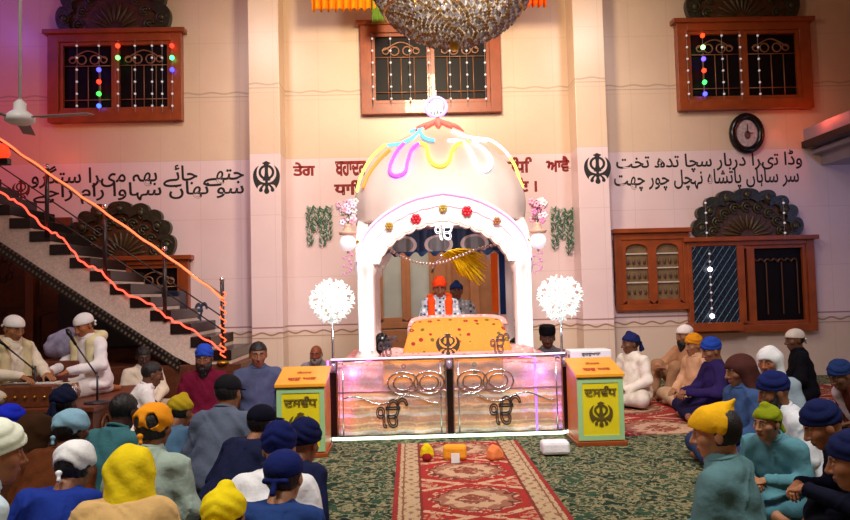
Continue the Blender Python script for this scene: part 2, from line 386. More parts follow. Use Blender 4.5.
# small arched shelf window
def arched_window(n, r, glass, wood, Y=WY, shelves=True):
    x0, x1, z0, z1 = r; o = empty('window_%d' % n, ((x0 + x1) / 2, Y, z0), kind='structure'); inv = Matrix.Translation(-o.location)
    def L(mb, name, m, **k): ob = mb.build(name, m, o, **k); ob.matrix_parent_inverse = inv; return ob
    f = MB(); f.box(x0, x1, Y - .1, Y, z1 - .12, z1); f.box(x0, x1, Y - .1, Y, z0, z0 + .1); f.box(x0, x0 + .1, Y - .1, Y, z0 + .1, z1 - .12); f.box(x1 - .1, x1, Y - .1, Y, z0 + .1, z1 - .12)
    f.box(x0 - .03, x1 + .03, Y - .16, Y, z1 - .02, z1 + .05); L(f, 'window_frame', wood, bevel=.008)
    m_ = (x0 + x1) / 2
    for a, c in ((x0 + .1, m_), (m_, x1 - .1)):
        za, zb = z0 + .1, z1 - .12; t = .07; N = 16; out = []; inn = []
        ux0, ux1 = a + t, c - t; rr = (ux1 - ux0) / 2; zs = zb - t - rr * .7
        for i in range(N + 1):
            q = math.pi * i / N; inn.append(((ux0 + ux1) / 2 + rr * math.cos(q), zs + rr * .7 * math.sin(q) ** .7))
            out.append(((a + c) / 2 + (c - a) / 2 * math.copysign(min(1, abs(math.cos(q)) * 1.5), math.cos(q)), min(zb, zs + (zb - zs) * 1.6 * math.sin(q))))
        out = [(c, za)] + out + [(a, za)]; inn = [(ux1, za + t)] + inn + [(ux0, za + t)]
        s = MB().strip(out, inn, Y - .08, Y - .01); s.box(ux0, ux1, Y - .08, Y - .01, za, za + t); L(s, 'sash', wood, bevel=.004)
        L(MB().box(a + .02, c - .02, Y - .03, Y - .012, za + .02, zb - .02), 'window_pane', glass)
        if shelves:
            g = MB()
            for k in (.28, .52, .76): g.box(ux0, ux1, Y - .06, Y - .03, za + t + (zb - za - t) * k - .008, za + t + (zb - za - t) * k + .012)
            L(g, 'shelf_bar', mat('shelf_white', 'c9bcae', .5))
            h = MB()
            for k in (.1, .36, .6):
                for j in range(4): h.ell((ux0 + (j + .5) * (ux1 - ux0) / 4, Y - .05, za + t + (zb - za - t) * k + .03), (.022, .015, .045), 8, 6)
            L(h, 'ornament_pattern', mat('shelf_items', '5a4030', .4, var=.5, vs=30), smooth=True)
    return o
arched_window(4, wrect(614, 232, 688, 310), mat('amber_glass', '7a6248', .2, var=.3), WOOD)
W5, L5 = wood_window(5, wrect(686, 238, 812, 332), panes=2, grille=False, frame=.12)
addfan(W5, 689, 189, 800, 237)
x0, x1, z0, z1 = wrect(690, 247, 736, 322)
g = MB()
n_ = 9
for sgn in (-1, 1):
    for i in range(-n_, 2 * n_):
        a = x0 + i * .11; p, q = (a, z0), (a + (z1 - z0) * .7, z1)
        if sgn < 0: p, q = (x0 + x1 - a, z0), (x0 + x1 - a - (z1 - z0) * .7, z1)
        def cl(p, q):
            (ax, az), (bx, bz) = p, q; t0, t1 = 0, 1
            d = bx - ax
            ta, tb = (x0 - ax) / d, (x1 - ax) / d
            if ta > tb: ta, tb = tb, ta
            t0, t1 = max(t0, ta), min(t1, tb)
            return None if t0 >= t1 else ((ax + d * t0, az + (bz - az) * t0), (ax + d * t1, az + (bz - az) * t1))
        r_ = cl(p, q)
        if r_: g.tube([(r_[0][0], WY - .135, r_[0][1]), (r_[1][0], WY - .135, r_[1][1])], .007, 5)
L5(g, 'lattice_grille', mat('blue_steel', '33506a', .4, metal=.5))
L5(MB().box(x0, x1, WY - .125, WY - .11, z0, z1), 'shutter_panel', mat('navy_shutter', '141c2c', .4))
xs0, xs1, zs0, zs1 = wrect(734, 246, 741, 322)
L5(MB().box(xs0, xs1, WY - .15, WY, zs0, zs1), 'shutter_stile', WOOD)
g = MB(); xa, xb, za, zb = wrect(750, 262, 796, 314)
for k in range(4): g.tube([(xa + (xb - xa) * k / 3, WY - .06, za), (xa + (xb - xa) * k / 3, WY - .06, zb)], .01, 6)
g.tube([(xa + (xb - xa) * i / 24, WY - .06, zb + .05 * abs(math.sin(i * .9))) for i in range(25)], .014, 6)
L5(g, 'etched_ornament', mat('etched_brown', '54301c', .4))
g = MB().box(*wrect(662 + 24, 322, 735, 330)[:2], WY - .3, WY, *wrect(686, 322, 735, 330)[2:]); L5(g, 'window_sill', WOOD)
W6, _ = wood_window(6, wrect(68, 258, 191, 338), panes=2, grille=True, frame=.12); addfan(W6, 67, 202, 178, 257)
# central glazed door behind the canopy
D = arched_window(7, wrect(372, 236, 440, 328), GLASSP, WOODP, shelves=False); D.name = 'door_1'
D2 = arched_window(8, wrect(440, 236, 508, 328), mat('door_panel_wood', '9a6848', .4, var=.2), WOODP, shelves=False); D2.name = 'door_2'
x0, x1, z0, z1 = wrect(368, 328, 512, 378); struct('door_3', MB().box(x0, x1, WY - .09, WY, 0, z1), WOODP, bevel=.01)
# wooden doors below the stairs
def panel_door(n, x0, x1, z1, wood=WOODD):
    o = MB().box(x0, x1, WY - .08, WY, 0, z1).build('door_%d' % n, WOODS, bevel=.01); o['kind'] = 'structure'
    f = MB()
    for a, c in ((.12, .45), (.5, .93)):
        za, zb = z1 * a, z1 * c; f.tube([(x0 + .1, WY - .09, za), (x1 - .1, WY - .09, za), (x1 - .1, WY - .09, zb), ((x0 + x1) / 2, WY - .09, zb + .06), (x0 + .1, WY - .09, zb)], .022, 6, closed=True)
        cx, cz = (x0 + x1) / 2, (za + zb) / 2
        for k in range(8):
            t = math.pi * k / 4; f.ell((cx + .12 * math.cos(t), WY - .09, cz + .16 * math.sin(t)), (.05, .02, .06), 8, 6)
    f.build('carved_panel', WOODD, o, smooth=True); MB().ell((x1 - .07, WY - .11, z1 * .46), (.025, .03, .025)).build('door_handle', GOLD, o, smooth=True)
for i, (a, c) in enumerate(((-22, 36), (36, 73))): panel_door(4 + i, onY(a, 300, WY).x, onY(c, 300, WY).x, 2.75)
struct('trim_1', MB().box(onY(34, 300, WY).x - .06, onY(34, 300, WY).x + .06, WY - .14, WY, 0, 2.8), WOOD)
x0, x1, z0, z1 = wrect(74, 292, 190, 352)
struct('trim_2', MB().box(x0, x1, WY - .5, WY - .04, .75, z1), mat('navy_lacquer', '10182e', .4), bevel=.02)
struct('trim_3', MB().box(x0, x1 - .1, WY - .42, WY - .04, 0, .75), WOODS, bevel=.01)
# ------------------------------------------------------------ wall writing
INK = mat('black_paint', '141014', .6, var=0); REDINK = mat('red_paint', '8e1a1c', .6, var=0)
def wtext(body, x0, y0, x1, y1, m, label, Y=WY, off=.044, shear=0, cat='lettering', name='wall_lettering'):
    r = wrect(x0, y0, x1, y1, Y); o = text(body, r[3] - r[2], ((r[0] + r[1]) / 2, Y - .001, (r[2] + r[3]) / 2), m, name, width=r[1] - r[0], off=off, shear=shear, split=cat == 'lettering')
    return tag(o, label, cat)
wtext(shape('جتھے جائے بھہ میرا ستگرو'), 31, 164, 244, 188, INK, 'upper line of black Urdu writing above the stair railing')
wtext(shape('سو تھان سہاوا رام راجے'), 33, 182, 244, 203, INK, 'lower line of black Urdu writing above the stair railing')
wtext(shape('وڈا تیرا دربار سچا تدھ تخت'), 616, 151, 802, 172, INK, 'upper line of black Urdu writing under the oval clock')
wtext(shape('سر ساہاں پاتشاہ نہچل چور چھت'), 614, 169, 799, 190, INK, 'lower line of black Urdu writing above the carved fan arch')
wtext('ਤੇਗ', 293, 162, 315, 176, REDINK, 'red Gurmukhi word next to the khanda emblem on the wall')
wtext('ਬਹਾਦਰ', 325, 161, 366, 176, REDINK, 'red Gurmukhi word ending behind the dome with three upright letters')
wtext('ਧਾਇ', 334, 180, 366, 195, REDINK, 'short red Gurmukhi word beneath the longer red line beside the dome')
wtext('ਨਿਧਿ', 500, 157, 532, 173, REDINK, 'red Gurmukhi word partly hidden by the dome, short')
wtext('ਆਵੈ', 541, 156, 571, 172, REDINK, 'red Gurmukhi word in the open beyond the dome')
wtext('ਇ ।', 515, 177, 537, 192, REDINK, 'small red Gurmukhi letter and stroke low beside the dome')
wtext('☬', 253, 161, 280, 194, INK, 'black khanda emblem on the pillar nearer the staircase', WY - .45, cat='emblem', name='khanda_emblem')
wtext('☬', 584, 153, 611, 184, INK, 'black khanda emblem on the pillar nearer the oval clock', WY - .45, cat='emblem', name='khanda_emblem')
wtext('ੴ', 188, 302, 208, 326, mat('blue_paint', '3a4660', .6), 'slate blue ek onkar sign painted low on the wall by the stair foot', cat='emblem', name='ek_onkar_emblem')
wtext('☬', 12, 180, 30, 200, mat('brown_paint', '6a2c24', .6), 'faded brown khanda emblem behind the stair railing', cat='emblem', name='khanda_emblem')
# oval clock
r = wrect(728, 113, 763, 155); cx, cz = (r[0] + r[1]) / 2, (r[2] + r[3]) / 2; rx, rz = (r[1] - r[0]) / 2, (r[3] - r[2]) / 2
ck = empty('oval_clock', (cx, WY, cz), label='black oval wall clock with a pale patterned face below the upper window', cat='clock')
MB().tube([(rx * .8 * math.cos(t), -.04, rz * .8 * math.sin(t)) for t in np.linspace(0, 2 * math.pi, 33)[:-1]], .058, 10, closed=True).build('clock_rim', BLACK, ck, smooth=True)
q = MB().ell((0, -.03, 0), (rx * .78, .03, rz * .78), 28, 12); q.build('clock_face', mat('clock_face', 'b8a8a8', .4, var=.5, vs=18), ck, smooth=True)
q = MB(); q.ell((0, -.065, -.03), (.05, .01, .07), 12, 8); q.build('clock_picture', mat('clock_pic', '5a3a38', .5, var=.4, vs=30), ck, smooth=True)
q = MB(); q.box(-.006, .006, -.075, -.07, 0, .14); q.box(0, .09, -.075, -.07, -.005, .006); q.build('clock_hand', BLACK, ck)
# ------------------------------------------------------------ staircase
SY = 9.1; s77 = FPX / SY
def K(k): return -4.62 + .256 * k, 2.19 - .1765 * k
st = empty('staircase', (K(9)[0], SY, 0), label='speckled stone staircase with black stone steps rising to the upper floor', cat='staircase')
inv = Matrix.Translation(-st.location)
def SL(mb, name, m, **k):
    p = k.pop('parent', st); o = mb.build(name, m, p, **k)
    if p is st: o.matrix_parent_inverse = inv
    return o
k0, k1 = -11, 8
for k in range(k0, k1 + 1):
    x, z = K(k); SL(MB().box(x - .01, x + .256, SY, SY + 1.15, z - .135, z), 'step', mat('black_granite', '17100f', .25, var=.3, vs=30), bevel=.006)
poly = []
for k in range(k0, k1 + 1): x, z = K(k); poly += [(x, z - .136), (x + .2559, z - .136)]
A = poly; lowf = lambda x: 2.19 - .1765 * (x + 4.62) / .256 - .40
B = [(p[0], max(0.6, lowf(p[0]))) for p in A]
A = [(a[0], max(a[1], b_[1] + .001)) for a, b_ in zip(A, B)]
SL(MB().strip(A, B, SY + .02, SY + 1.13), 'stringer', SPECK)
def bandfn(P, X, Y, Z, c):
    u = X * .82 - Z * .57; k = mixc(((u * 110).sin() > .2) * (((X * .57 + Z * .82) * 90).sin() > 0), s2l('15110f'), s2l('6a5c50')); return k
C_ = [(x, max(.6, lowf(x) + .01)) for x in np.linspace(K(k0)[0], K(9)[0], 40)]; D_ = [(x, max(-.0, z - .15)) for x, z in C_]
D_ = [(x, min(z, c[1] - .0005)) if c[1] > .001 else (x, z) for (x, z), c in zip(D_, C_)]
SL(MB().strip([c for c in C_ if c[1] > .61], [d for c, d in zip(C_, D_) if c[1] > .61], SY - .015, SY + .12), 'patterned_edge', mat('greek_edge', '15110f', .4, fn=bandfn))
def railz(px, py): p = onY(px, py, SY); return p.x, p.z
h0, h1 = railz(-60, 98), railz(224, 297)
SL(MB().tube([(h0[0], SY, h0[1]), (h1[0], SY, h1[1])], .022, 10), 'handrail', CHROME, smooth=True)
for a, c in ((125, 318), (142, 331)):
    p, q = railz(-60, 98 + (a - 98) * .0 + (a - 98) * 1.0), railz(224, c)
    SL(MB().tube([(p[0], SY, p[1]), (q[0], SY, q[1])], .009, 8), 'rail_bar', DARKM, smooth=True)
for px, t, bt in ((47, 172, 238), (105, 212, 280), (165, 254, 322), (223, 285, 364), (-12, 132, 197)):
    p, q = railz(px, t), railz(px, bt)
    o = SL(MB().tube([(q[0], SY, q[1]), (q[0], SY, p[1] + .05)], .026, 12), 'baluster_post', mat('post_metal', '3a3638', .3, metal=.6), smooth=True)
    SL(MB().ell((q[0], SY, p[1] + .07), (.035, .035, .035)), 'post_cap', CHROME, smooth=True)
    if px == 223:
        SL(MB().ell((q[0], SY, q[1] + .02), (.08, .08, .03)), 'post_base', GOLD, smooth=True)
def rope(name, pts, r, m, label, wob=.012, cat='rope light', n=14, Y0=SY - .035):
    P = catmull(pts, n); P = [p + Vector((0, 0, 1)) * wob * math.sin(i * .9) + Vector((0, -1, 0)) * abs(wob) * math.cos(i * 1.3) for i, p in enumerate(P)]
    o = MB().tube(P, r, 8).build(name, m, smooth=True); return tag(o, label, cat)
W3d = lambda L, Y: [onY(a, c, Y) for a, c in L]
rope('rope_light', W3d([(-60, 98), (0, 139), (60, 181), (120, 223), (175, 262), (224, 299)], SY - .035), .013, glow('ff6438', 2.3), 'orange glowing rope light wound along the top stair handrail', .008)
rope('rope_light', W3d([(-60, 146), (0, 192), (20, 204), (45, 228), (62, 238), (82, 262), (100, 271), (120, 290), (150, 304), (168, 318), (190, 329), (224, 352)], SY - .05), .012, glow('ff4c38', 2.3), 'red glowing rope light sagging just above the stair steps', .012)
P = [onY(223 + 3 * math.sin(i * 1.1), 292 + i * 1.6, SY - .03 - .02 * math.cos(i * 1.1)) for i in range(42)]
tag(MB().tube(P, .008, 6).build('rope_light', glow('ff6034', 1.8), smooth=True), 'orange rope light twisted around the lowest stair post', 'rope light')
# ceiling fan
fp = onY(20, 117, 6.1); fan = empty('ceiling_fan', fp, label='white ceiling fan on a long rod above the staircase', cat='ceiling fan')
MB().tube([(0, 0, .1), (0, 0, ZC - fp.z)], .014, 8).build('fan_rod', WHITEP, fan, smooth=True)
MB().lathe([(.02, .15), (.05, .12), (.05, .06), (.09, .03), (.12, 0), (.12, -.04), (.08, -.06), (.01, -.065)]).build('fan_motor', WHITEP, fan, smooth=True)
for a in (-8, 112, 232):
    a = math.radians(a); bl = MB().box(.16, .66, -.055, .055, -.012, -.004); bl.box(.08, .2, -.02, .02, -.01, .0); o = bl.build('fan_blade', mat('blade_grey', '9a8f94', .4), fan, bevel=.003)
    o.rotation_euler = (.1, 0, a)
# red lamp at the stair top
rl = onY(2, 152, 8.6); o = empty('party_lamp', rl, label='red glowing lamp fixed on the stair railing below the fan', cat='lamp')
MB().lathe([(.02, .1), (.07, .06), (.09, -.02), (.06, -.07), (.01, -.08)]).build('lamp_globe', glow('ff2a10', 2.5), o, smooth=True)
MB().box(-.09, .09, -.05, .05, -.16, -.08).build('lamp_base', BLACK, o, bevel=.01)
# ------------------------------------------------------------ bead light strings on the windows
BW = mat('bead_white', 'd8d0d0', .3, em=.22, emc='ffffff', var=0)
def light_string(px, y0, y1, n, label, lit={}, grp=None, Y=WY - .17):
    a, c = onY(px, y0, Y), onY(px, y1, Y); o = empty('light_string', a, label=label, cat='light string', group=grp)
    MB().tube([(0, 0, 0), (0, 0, c.z - a.z)], .004, 5).build('wire', mat('wire_grey', '8a7a78', .5), o)
    for i in range(n):
        z = (c.z - a.z) * (i + .5) / n; m = glow(lit[i], 4) if i in lit else BW; r = .036 if i in lit else .018
        MB().ell((0, -.01, z), (r, r, r), 10, 8).build('bulb', m, o, smooth=True)
RGBV = {0: 'ff2010', 1: '30ff40', 2: '3040ff'}
g1 = 'bead strings on the upper window by the fan'
ls = [(77, {}), (99, {2: '4040ff', 3: 'ff2a18', 4: '30e040', 5: '3050ff'}), (118, {0: 'ff3018', 1: '60ff60'}), (135, {}), (152, {}), (162, {}), (172, {0: 'ff2818', 1: '40ff80', 2: '3838ff'})]
nm = ['outermost and unlit', 'lit blue and red lower down', 'lit red and green on top', 'unlit just past the middle bar', 'unlit second past middle bar', 'unlit next to the end string', 'end string lit on top']
for (x, l), t in zip(ls, nm): light_string(x, 40, 112, 6, 'bead string on the window over the stairs, ' + t, l, g1)
for x, t in ((372, 'on the outer frame'), (390, 'at the quarter point'), (409, 'beside the middle sash'), (428, 'on the middle bar'), (449, 'just past the middle bar'), (466, 'third from the far frame'), (484, 'on the last sash')):
    light_string(x, 33, 105, 6, 'white bead light string on the middle upper window, ' + t, {}, 'bead strings on the middle upper window')
for x, l, t in ((686, {}, 'unlit beside the outer frame'), (702, {0: 'ff3010', 1: '90ff90', 2: '5040ff', 3: 'ff3018', 4: '30e050', 5: '4040ff'}, 'lit in red green and blue'), (721, {}, 'unlit before the middle bar'), (739, {}, 'unlit on the middle bar'), (757, {}, 'unlit past the middle bar')):
    light_string(x, 30, 100, 6, 'bead light string on the window above the clock, ' + t, l, 'bead strings on the window above the clock')
light_string(709, 250, 320, 9, 'bead light string hanging over the navy lattice shutter', {2: 'ffffff', 8: 'ffffff'}, None)
for x in (705, 783): light_string(x, 198, 238, 4, 'gold bead string on the carved arch, ' + ('lattice shutter side' if x < 720 else 'balcony side'), {}, 'gold bead strings on the carved arch')
# ------------------------------------------------------------ cloth swag over the middle window
def swag(px0, px1, ytop, ybot, label, m):
    a, c = onY(px0, ytop, 10.2), onY(px1, ytop, 10.2); d = onY(px0, ybot, 10.2); n = 60; v = []; f = []
    for j in range(9):
        for i in range(n + 1):
            t = i / n; u = j / 8; v.append((a.x + (c.x - a.x) * t, 10.2 + .05 * math.sin(t * n * 1.0) * (.3 + u), a.z + (d.z - a.z) * u - .04 * abs(math.sin(t * n * .5)) * u))
    for j in range(8):
        for i in range(n): q = j * (n + 1) + i; f.append((q, q + 1, q + n + 2, q + n + 1))
    return tag(MB().add(v, f).build('cloth_swag', m, smooth=True, solid=.012), label, 'cloth')
swag(311, 380, -26, 9, 'pleated orange cloth valance with red end over the middle upper window', fabric('f08a10'))
swag(490, 545, -30, 5, 'pleated orange cloth valance beside the chandelier, pillar side by the clock', fabric('ea5a10'))
o = swag(371, 386, -26, 20, 'narrow green and gold cloth tail hanging by the chandelier', fabric('5f7a2a'))
# ------------------------------------------------------------ chandelier
cc = onY(452, -38, 6.4); ch = empty('chandelier', cc, label='large crystal bead bowl chandelier hanging above the canopy', cat='chandelier')
RX, RZ = .80, .76; V = []
cr = MB(); n = 2600
for i in range(n):
    t = (i + .5) / n; ph = math.acos(-t); th = i * 2.399963; rr = .985 + .03 * random.random(); s = .022
    c = Vector((RX * math.sin(ph) * math.cos(th) * rr, RX * math.sin(ph) * math.sin(th) * rr, RZ * math.cos(ph) * rr))
    d = [c + Vector(p) * s for p in ((1, 0, 0), (-1, 0, 0), (0, 1, 0), (0, -1, 0), (0, 0, 1.3), (0, 0, -1.3))]
    cr.cur = i % 3 if i % 5 else 1
    cr.add(d, [(0, 2, 4), (2, 1, 4), (1, 3, 4), (3, 0, 4), (2, 0, 5), (1, 2, 5), (3, 1, 5), (0, 3, 5)])
o = cr.build('crystal_beads', [mat('crystal_clear', 'f4f2f0', .12, metal=.35, var=0), mat('crystal_gold', 'b89468', .15, metal=.7, var=0), mat('crystal_grey', 'b0aab4', .1, metal=.5, var=0)], ch); tag(o, kind='stuff')
MB().lathe([(.01, -RZ * .95), (RX * .5, -RZ * .84), (RX * .8, -RZ * .56), (RX * .93, -RZ * .2), (RX * .93, .0)], n=32).build('bowl_liner', mat('bowl_liner', '5a4a42', .3, metal=.5, em=.55, emc='ffe2b8'), ch, smooth=True)  # liner emission added to brighten the beads from behind
for z in (0, -.25, -.48):
    rr = RX * math.sqrt(1 - (z / RZ) ** 2) + .015; MB().tube([(rr * math.cos(t), rr * math.sin(t), z) for t in np.linspace(0, 2 * math.pi, 41)[:-1]], .016, 6, closed=True).build('metal_ring', GOLD, ch, smooth=True)
MB().tube([(0, 0, 0), (0, 0, ZC - cc.z)], .03, 8).build('suspension_rod', GOLD, ch, smooth=True)
MB().ell((0, 0, -RZ - .03), (.05, .05, .06)).build('bottom_finial', GOLD, ch, smooth=True)
# ------------------------------------------------------------ stage
sg = empty('stage', (-4.6, 7.8, 0), label='dark carved wooden stage carrying the musicians beside the staircase', cat='stage')
i_ = Matrix.Translation(-sg.location)
def SG(mb, name, m, **k): o = mb.build(name, m, sg, **k); o.matrix_parent_inverse = i_; return o
SX = -2.95
SG(MB().box(-6.9, SX, 6.6, 8.2, .42, .47), 'stage_top', WOODS, bevel=.01)
SG(MB().box(-6.88, SX - .03, 6.65, 6.7, 0, .42), 'front_panel', WOODD)
SG(MB().box(SX - .08, SX - .03, 6.7, 8.18, 0, .42), 'side_panel', WOODD)
SG(MB().box(-6.88, SX - .08, 6.7, 8.18, .02, .40), 'stage_core', WOODD)
q = MB()
for i in range(13):
    x = -6.7 + i * .29; q.tube([(x + .1 * math.cos(t), 6.64, .22 + .13 * math.sin(t)) for t in np.linspace(0, 2 * math.pi, 13)[:-1]], .014, 6, closed=True); q.ell((x, 6.64, .22), (.04, .02, .06), 8, 6)
for i in range(5):
    y = 6.9 + i * .28; q.tube([(SX - .02, y + .1 * math.cos(t), .22 + .13 * math.sin(t)) for t in np.linspace(0, 2 * math.pi, 13)[:-1]], .014, 6, closed=True); q.ell((SX - .02, y, .22), (.02, .04, .06), 8, 6)
SG(q, 'carved_scroll', mat('carved_brown', '6b3a1c', .4, var=.3), smooth=True)
struct('landing', MB().box(-4.2, K(9)[0] + .12, 9.1, 10.35, 0, .6), WOODD, bevel=.01)
STZ = .47
# ------------------------------------------------------------ canopy platform
CX = .38
ORANGE = (lambda: None)
def floral_fn(base, d1, d2, sc, thr=.23):
    def fn(P, X, Y, Z, c):
        v = E.nt.nodes.new('ShaderNodeTexVoronoi'); v.inputs['Scale'].default_value = sc; v.inputs['Randomness'].default_value = .45; E.nt.links.new(P, v.inputs['Vector'])
        w_ = E.nt.nodes.new('ShaderNodeTexVoronoi'); w_.inputs['Scale'].default_value = sc * 2.7; E.nt.links.new(P, w_.inputs['Vector'])
        s_ = E.nt.nodes.new('ShaderNodeSeparateColor'); E.nt.links.new(v.outputs['Color'], s_.inputs[0])
        k = mixc(E(w_.outputs[0]) < .14, s2l(base), s2l('f0b860')); fl = mixc(E(s_.outputs[0]) > .5, s2l(d1), s2l(d2))
        r_ = E(v.outputs[0]); k = mixc(r_ < thr, k, fl); return mixc(r_ < thr * .3, k, s2l('e8a840'))
    return fn
MANJI = mat('orange_floral_cloth', 'f09a3c', .7, fn=floral_fn('f0953a', '9c3020', '6c6422', 10.0, .27), bump=.2, bs=40, spec=.2)
PINKC = mat('pink_floral_cloth', 'f0a0a0', .7, fn=floral_fn('f3a6a0', 'f7cfc8', 'e0687a', 17, .3), bump=.2, bs=40, spec=.2)
def drape_fn(P, X, Y, Z, c):
    n, _ = noise(6, 4, P, .8); u = Z + (n - .5) * .05; q = u.wrap(.17)
    k = mixc(abs(q) < .03, s2l('f0c070'), s2l('dc8a30')); k = mixc(abs(q - .05) < .014, k, s2l('fff2e0')); k = mixc(abs(q + .06) < .015, k, s2l('c98a34'))
    m_, _ = noise(26, 3, P, 1.2); k = mixc((m_ > .60) * .4, k, s2l('d98a70')); k = mixc((m_ < .4) * .4, k, s2l('f8e8c0'))
    return mixc((Z + (n - .5) * .08 > .44) * .85, k, mixc(m_ > .53, s2l('ef9ea6'), s2l('e8b8c8')))
DRAPE = mat('striped_drape', 'ecc9b4', .6, fn=drape_fn, bump=.2, bs=30)
pl = empty('canopy_platform', (CX, 7.9, 0), label='cloth draped platform with gold stripes carrying the bed under the canopy', cat='platform')
i2 = Matrix.Translation(-pl.location)
def PL(mb, name, m, **k): o = mb.build(name, m, pl, **k); o.matrix_parent_inverse = i2; return o
PX0, PX1, PF, PB, PZ = CX - 1.1, CX + 1.12, 7.24, 9.2, .72
PL(MB().box(PX0, PX1, PF, PB, 0, PZ - .01), 'platform_body', WHITE, bevel=.01)
v = []; f = []; nx, nz = 120, 20
for j in range(nz + 1):
    for i in range(nx + 1):
        x = PX0 - .02 + (PX1 - PX0 + .04) * i / nx; z = .02 + (PZ - .02) * j / nz; k = (1 - j / nz)
        v.append((x, PF - .045 - .03 * math.sin(x * 19) * (.3 + k) - .012 * math.sin(z * 40 + x * 6), z))
for j in range(nz):
    for i in range(nx): q = j * (nx + 1) + i; f.append((q, q + 1, q + nx + 2, q + nx + 1))
PL(MB().add(v, f), 'front_drape', DRAPE, smooth=True, solid=.012)
PL(MB().box(PX0 - .03, PX1 + .03, PF - .06, PB, PZ - .008, PZ + .012), 'top_cloth', PINKC, bevel=.008)
for x, y in ((PX0 - .02, 1), (PX1 + .02, -1)):
    q = MB(); vv = []; ff = []
    for j in range(9):
        for i in range(61): t = i / 60; vv.append((x - y * (.02 + .025 * math.sin(t * 40) * (1 - j / 8)), PF + (PB - PF) * t, .02 + (PZ - .02) * j / 8))
    for j in range(8):
        for i in range(60): a = j * 61 + i; ff.append((a, a + 1, a + 62, a + 61))
    PL(q.add(vv, ff), 'side_drape', DRAPE, smooth=True, solid=.01)
# the bed cover: sloped cloth over the bedding
def cloth_slab(top, bot, y0, y1, zt, zb, name, m, parent=None, back=.55, wav=.008):
    (xa, xb), (xc_, xd) = top, bot; v = []; f = []; nx, nz = 40, 14
    for j in range(nz + 1):
        t = j / nz
        for i in range(nx + 1):
            u = i / nx; x = (xc_ + (xd - xc_) * u) * (1 - t) + (xa + (xb - xa) * u) * t; e = abs(2 * u - 1) ** 6
            v.append((x, y0 + (y1 - y0) * t ** 1.3 + wav * math.sin(x * 25), zb + (zt - zb) * math.sin(t * math.pi / 2) ** .9 - .03 * e * t))
    for i in range(nx + 1): u = i / nx; v.append((xa + (xb - xa) * u, y1 + back, zt - .12))
    for j in range(nz + 1):
        for i in range(nx): q = j * (nx + 1) + i; f.append((q, q + 1, q + nx + 2, q + nx + 1))
    return MB().add(v, f)
bd = empty('draped_bed', (CX, 7.6, PZ + .014), label='small bed under an orange floral cover with pink border in the canopy', cat='bed')
i3 = Matrix.Translation(-bd.location)
def BD(mb, name, m, **k): o = mb.build(name, m, bd, **k); o.matrix_parent_inverse = i3; return o
zt = onY(447, 317, 7.9).z
BD(cloth_slab((onY(409, 0, 7.9).x, onY(487, 0, 7.9).x), (onY(393, 0, 7.45).x, onY(502, 0, 7.45).x), 7.42, 7.86, zt, PZ + .015, 'bed_cover', MANJI), 'bed_cover', MANJI, smooth=True, solid=.02)
BD(cloth_slab((onY(405, 0, 7.9).x, onY(491, 0, 7.9).x), (onY(400, 0, 7.8).x, onY(498, 0, 7.8).x), 7.76, 7.87, zt + .025, zt - .09, 'pink_border', PINKC), 'pink_border', PINKC, smooth=True, solid=.02)
BD(MB().box(onY(378, 0, 7.4).x, onY(519, 0, 7.4).x, 7.36, 7.42, PZ + .014, PZ + .10), 'pink_edging', PINKC, bevel=.02)
for a_, b_ in ((374, 400), (496, 522)): BD(MB().ell(((onY(a_, 0, 7.5).x + onY(b_, 0, 7.5).x) / 2, 7.56, PZ + .06), (.16, .16, .09), 16, 8), 'pink_bolster', PINKC, smooth=True)
BD(MB().box(CX - .42, CX + .42, 7.9, 8.3, PZ + .02, zt - .08), 'bedding', WHITE, bevel=.05)
# orange floral hanging below the platform edge
r0, r1 = onY(383, 359, 7.13), onY(503, 383, 7.13)
v = []; f = []
for j in range(7):
    for i in range(61): t = i / 60; v.append((r0.x + (r1.x - r0.x) * t, 7.10 - .012 * math.sin(t * 30) , r1.z + (r0.z - r1.z + .0) * j / 6 + (.012 * math.sin(t * 50) if j == 0 else 0)))
for j in range(6):
    for i in range(60): a = j * 61 + i; f.append((a, a + 1, a + 62, a + 61))
v2 = PL(MB().add(v, f), 'floral_valance', MANJI, smooth=True, solid=.01)
# ------------------------------------------------------------ canopy
FY, BYY = 7.6, 9.0
cn = empty('canopy', (CX, 8.3, PZ + .014), label='white domed canopy with scalloped arches and neon tubes over the floral bed', cat='canopy')
i4 = Matrix.Translation(-cn.location)
def CN(mb, name, m, p=None, **k): o = mb.build(name, m, p or cn, **k); (None if p else setattr(o, 'matrix_parent_inverse', i4)); return o
PW = mat('canopy_white', 'f2e6e2', .35, var=.03, em=0)
zs = 1.80; HW = .96
for sx in (-1, 1):
    for y in (FY, BYY):
        x = CX + sx * (HW - .10); q = MB().lathe([(.13, 0), (.13, .05), (.11, .07), (.095, .1), (.095, zs - PZ - .17), (.115, zs - PZ - .13), (.125, zs - PZ - .08), (.125, zs - PZ)], (x, y + .1, PZ + .014), 20, 10, .05)
        CN(q, 'pillar', PW, smooth=True)
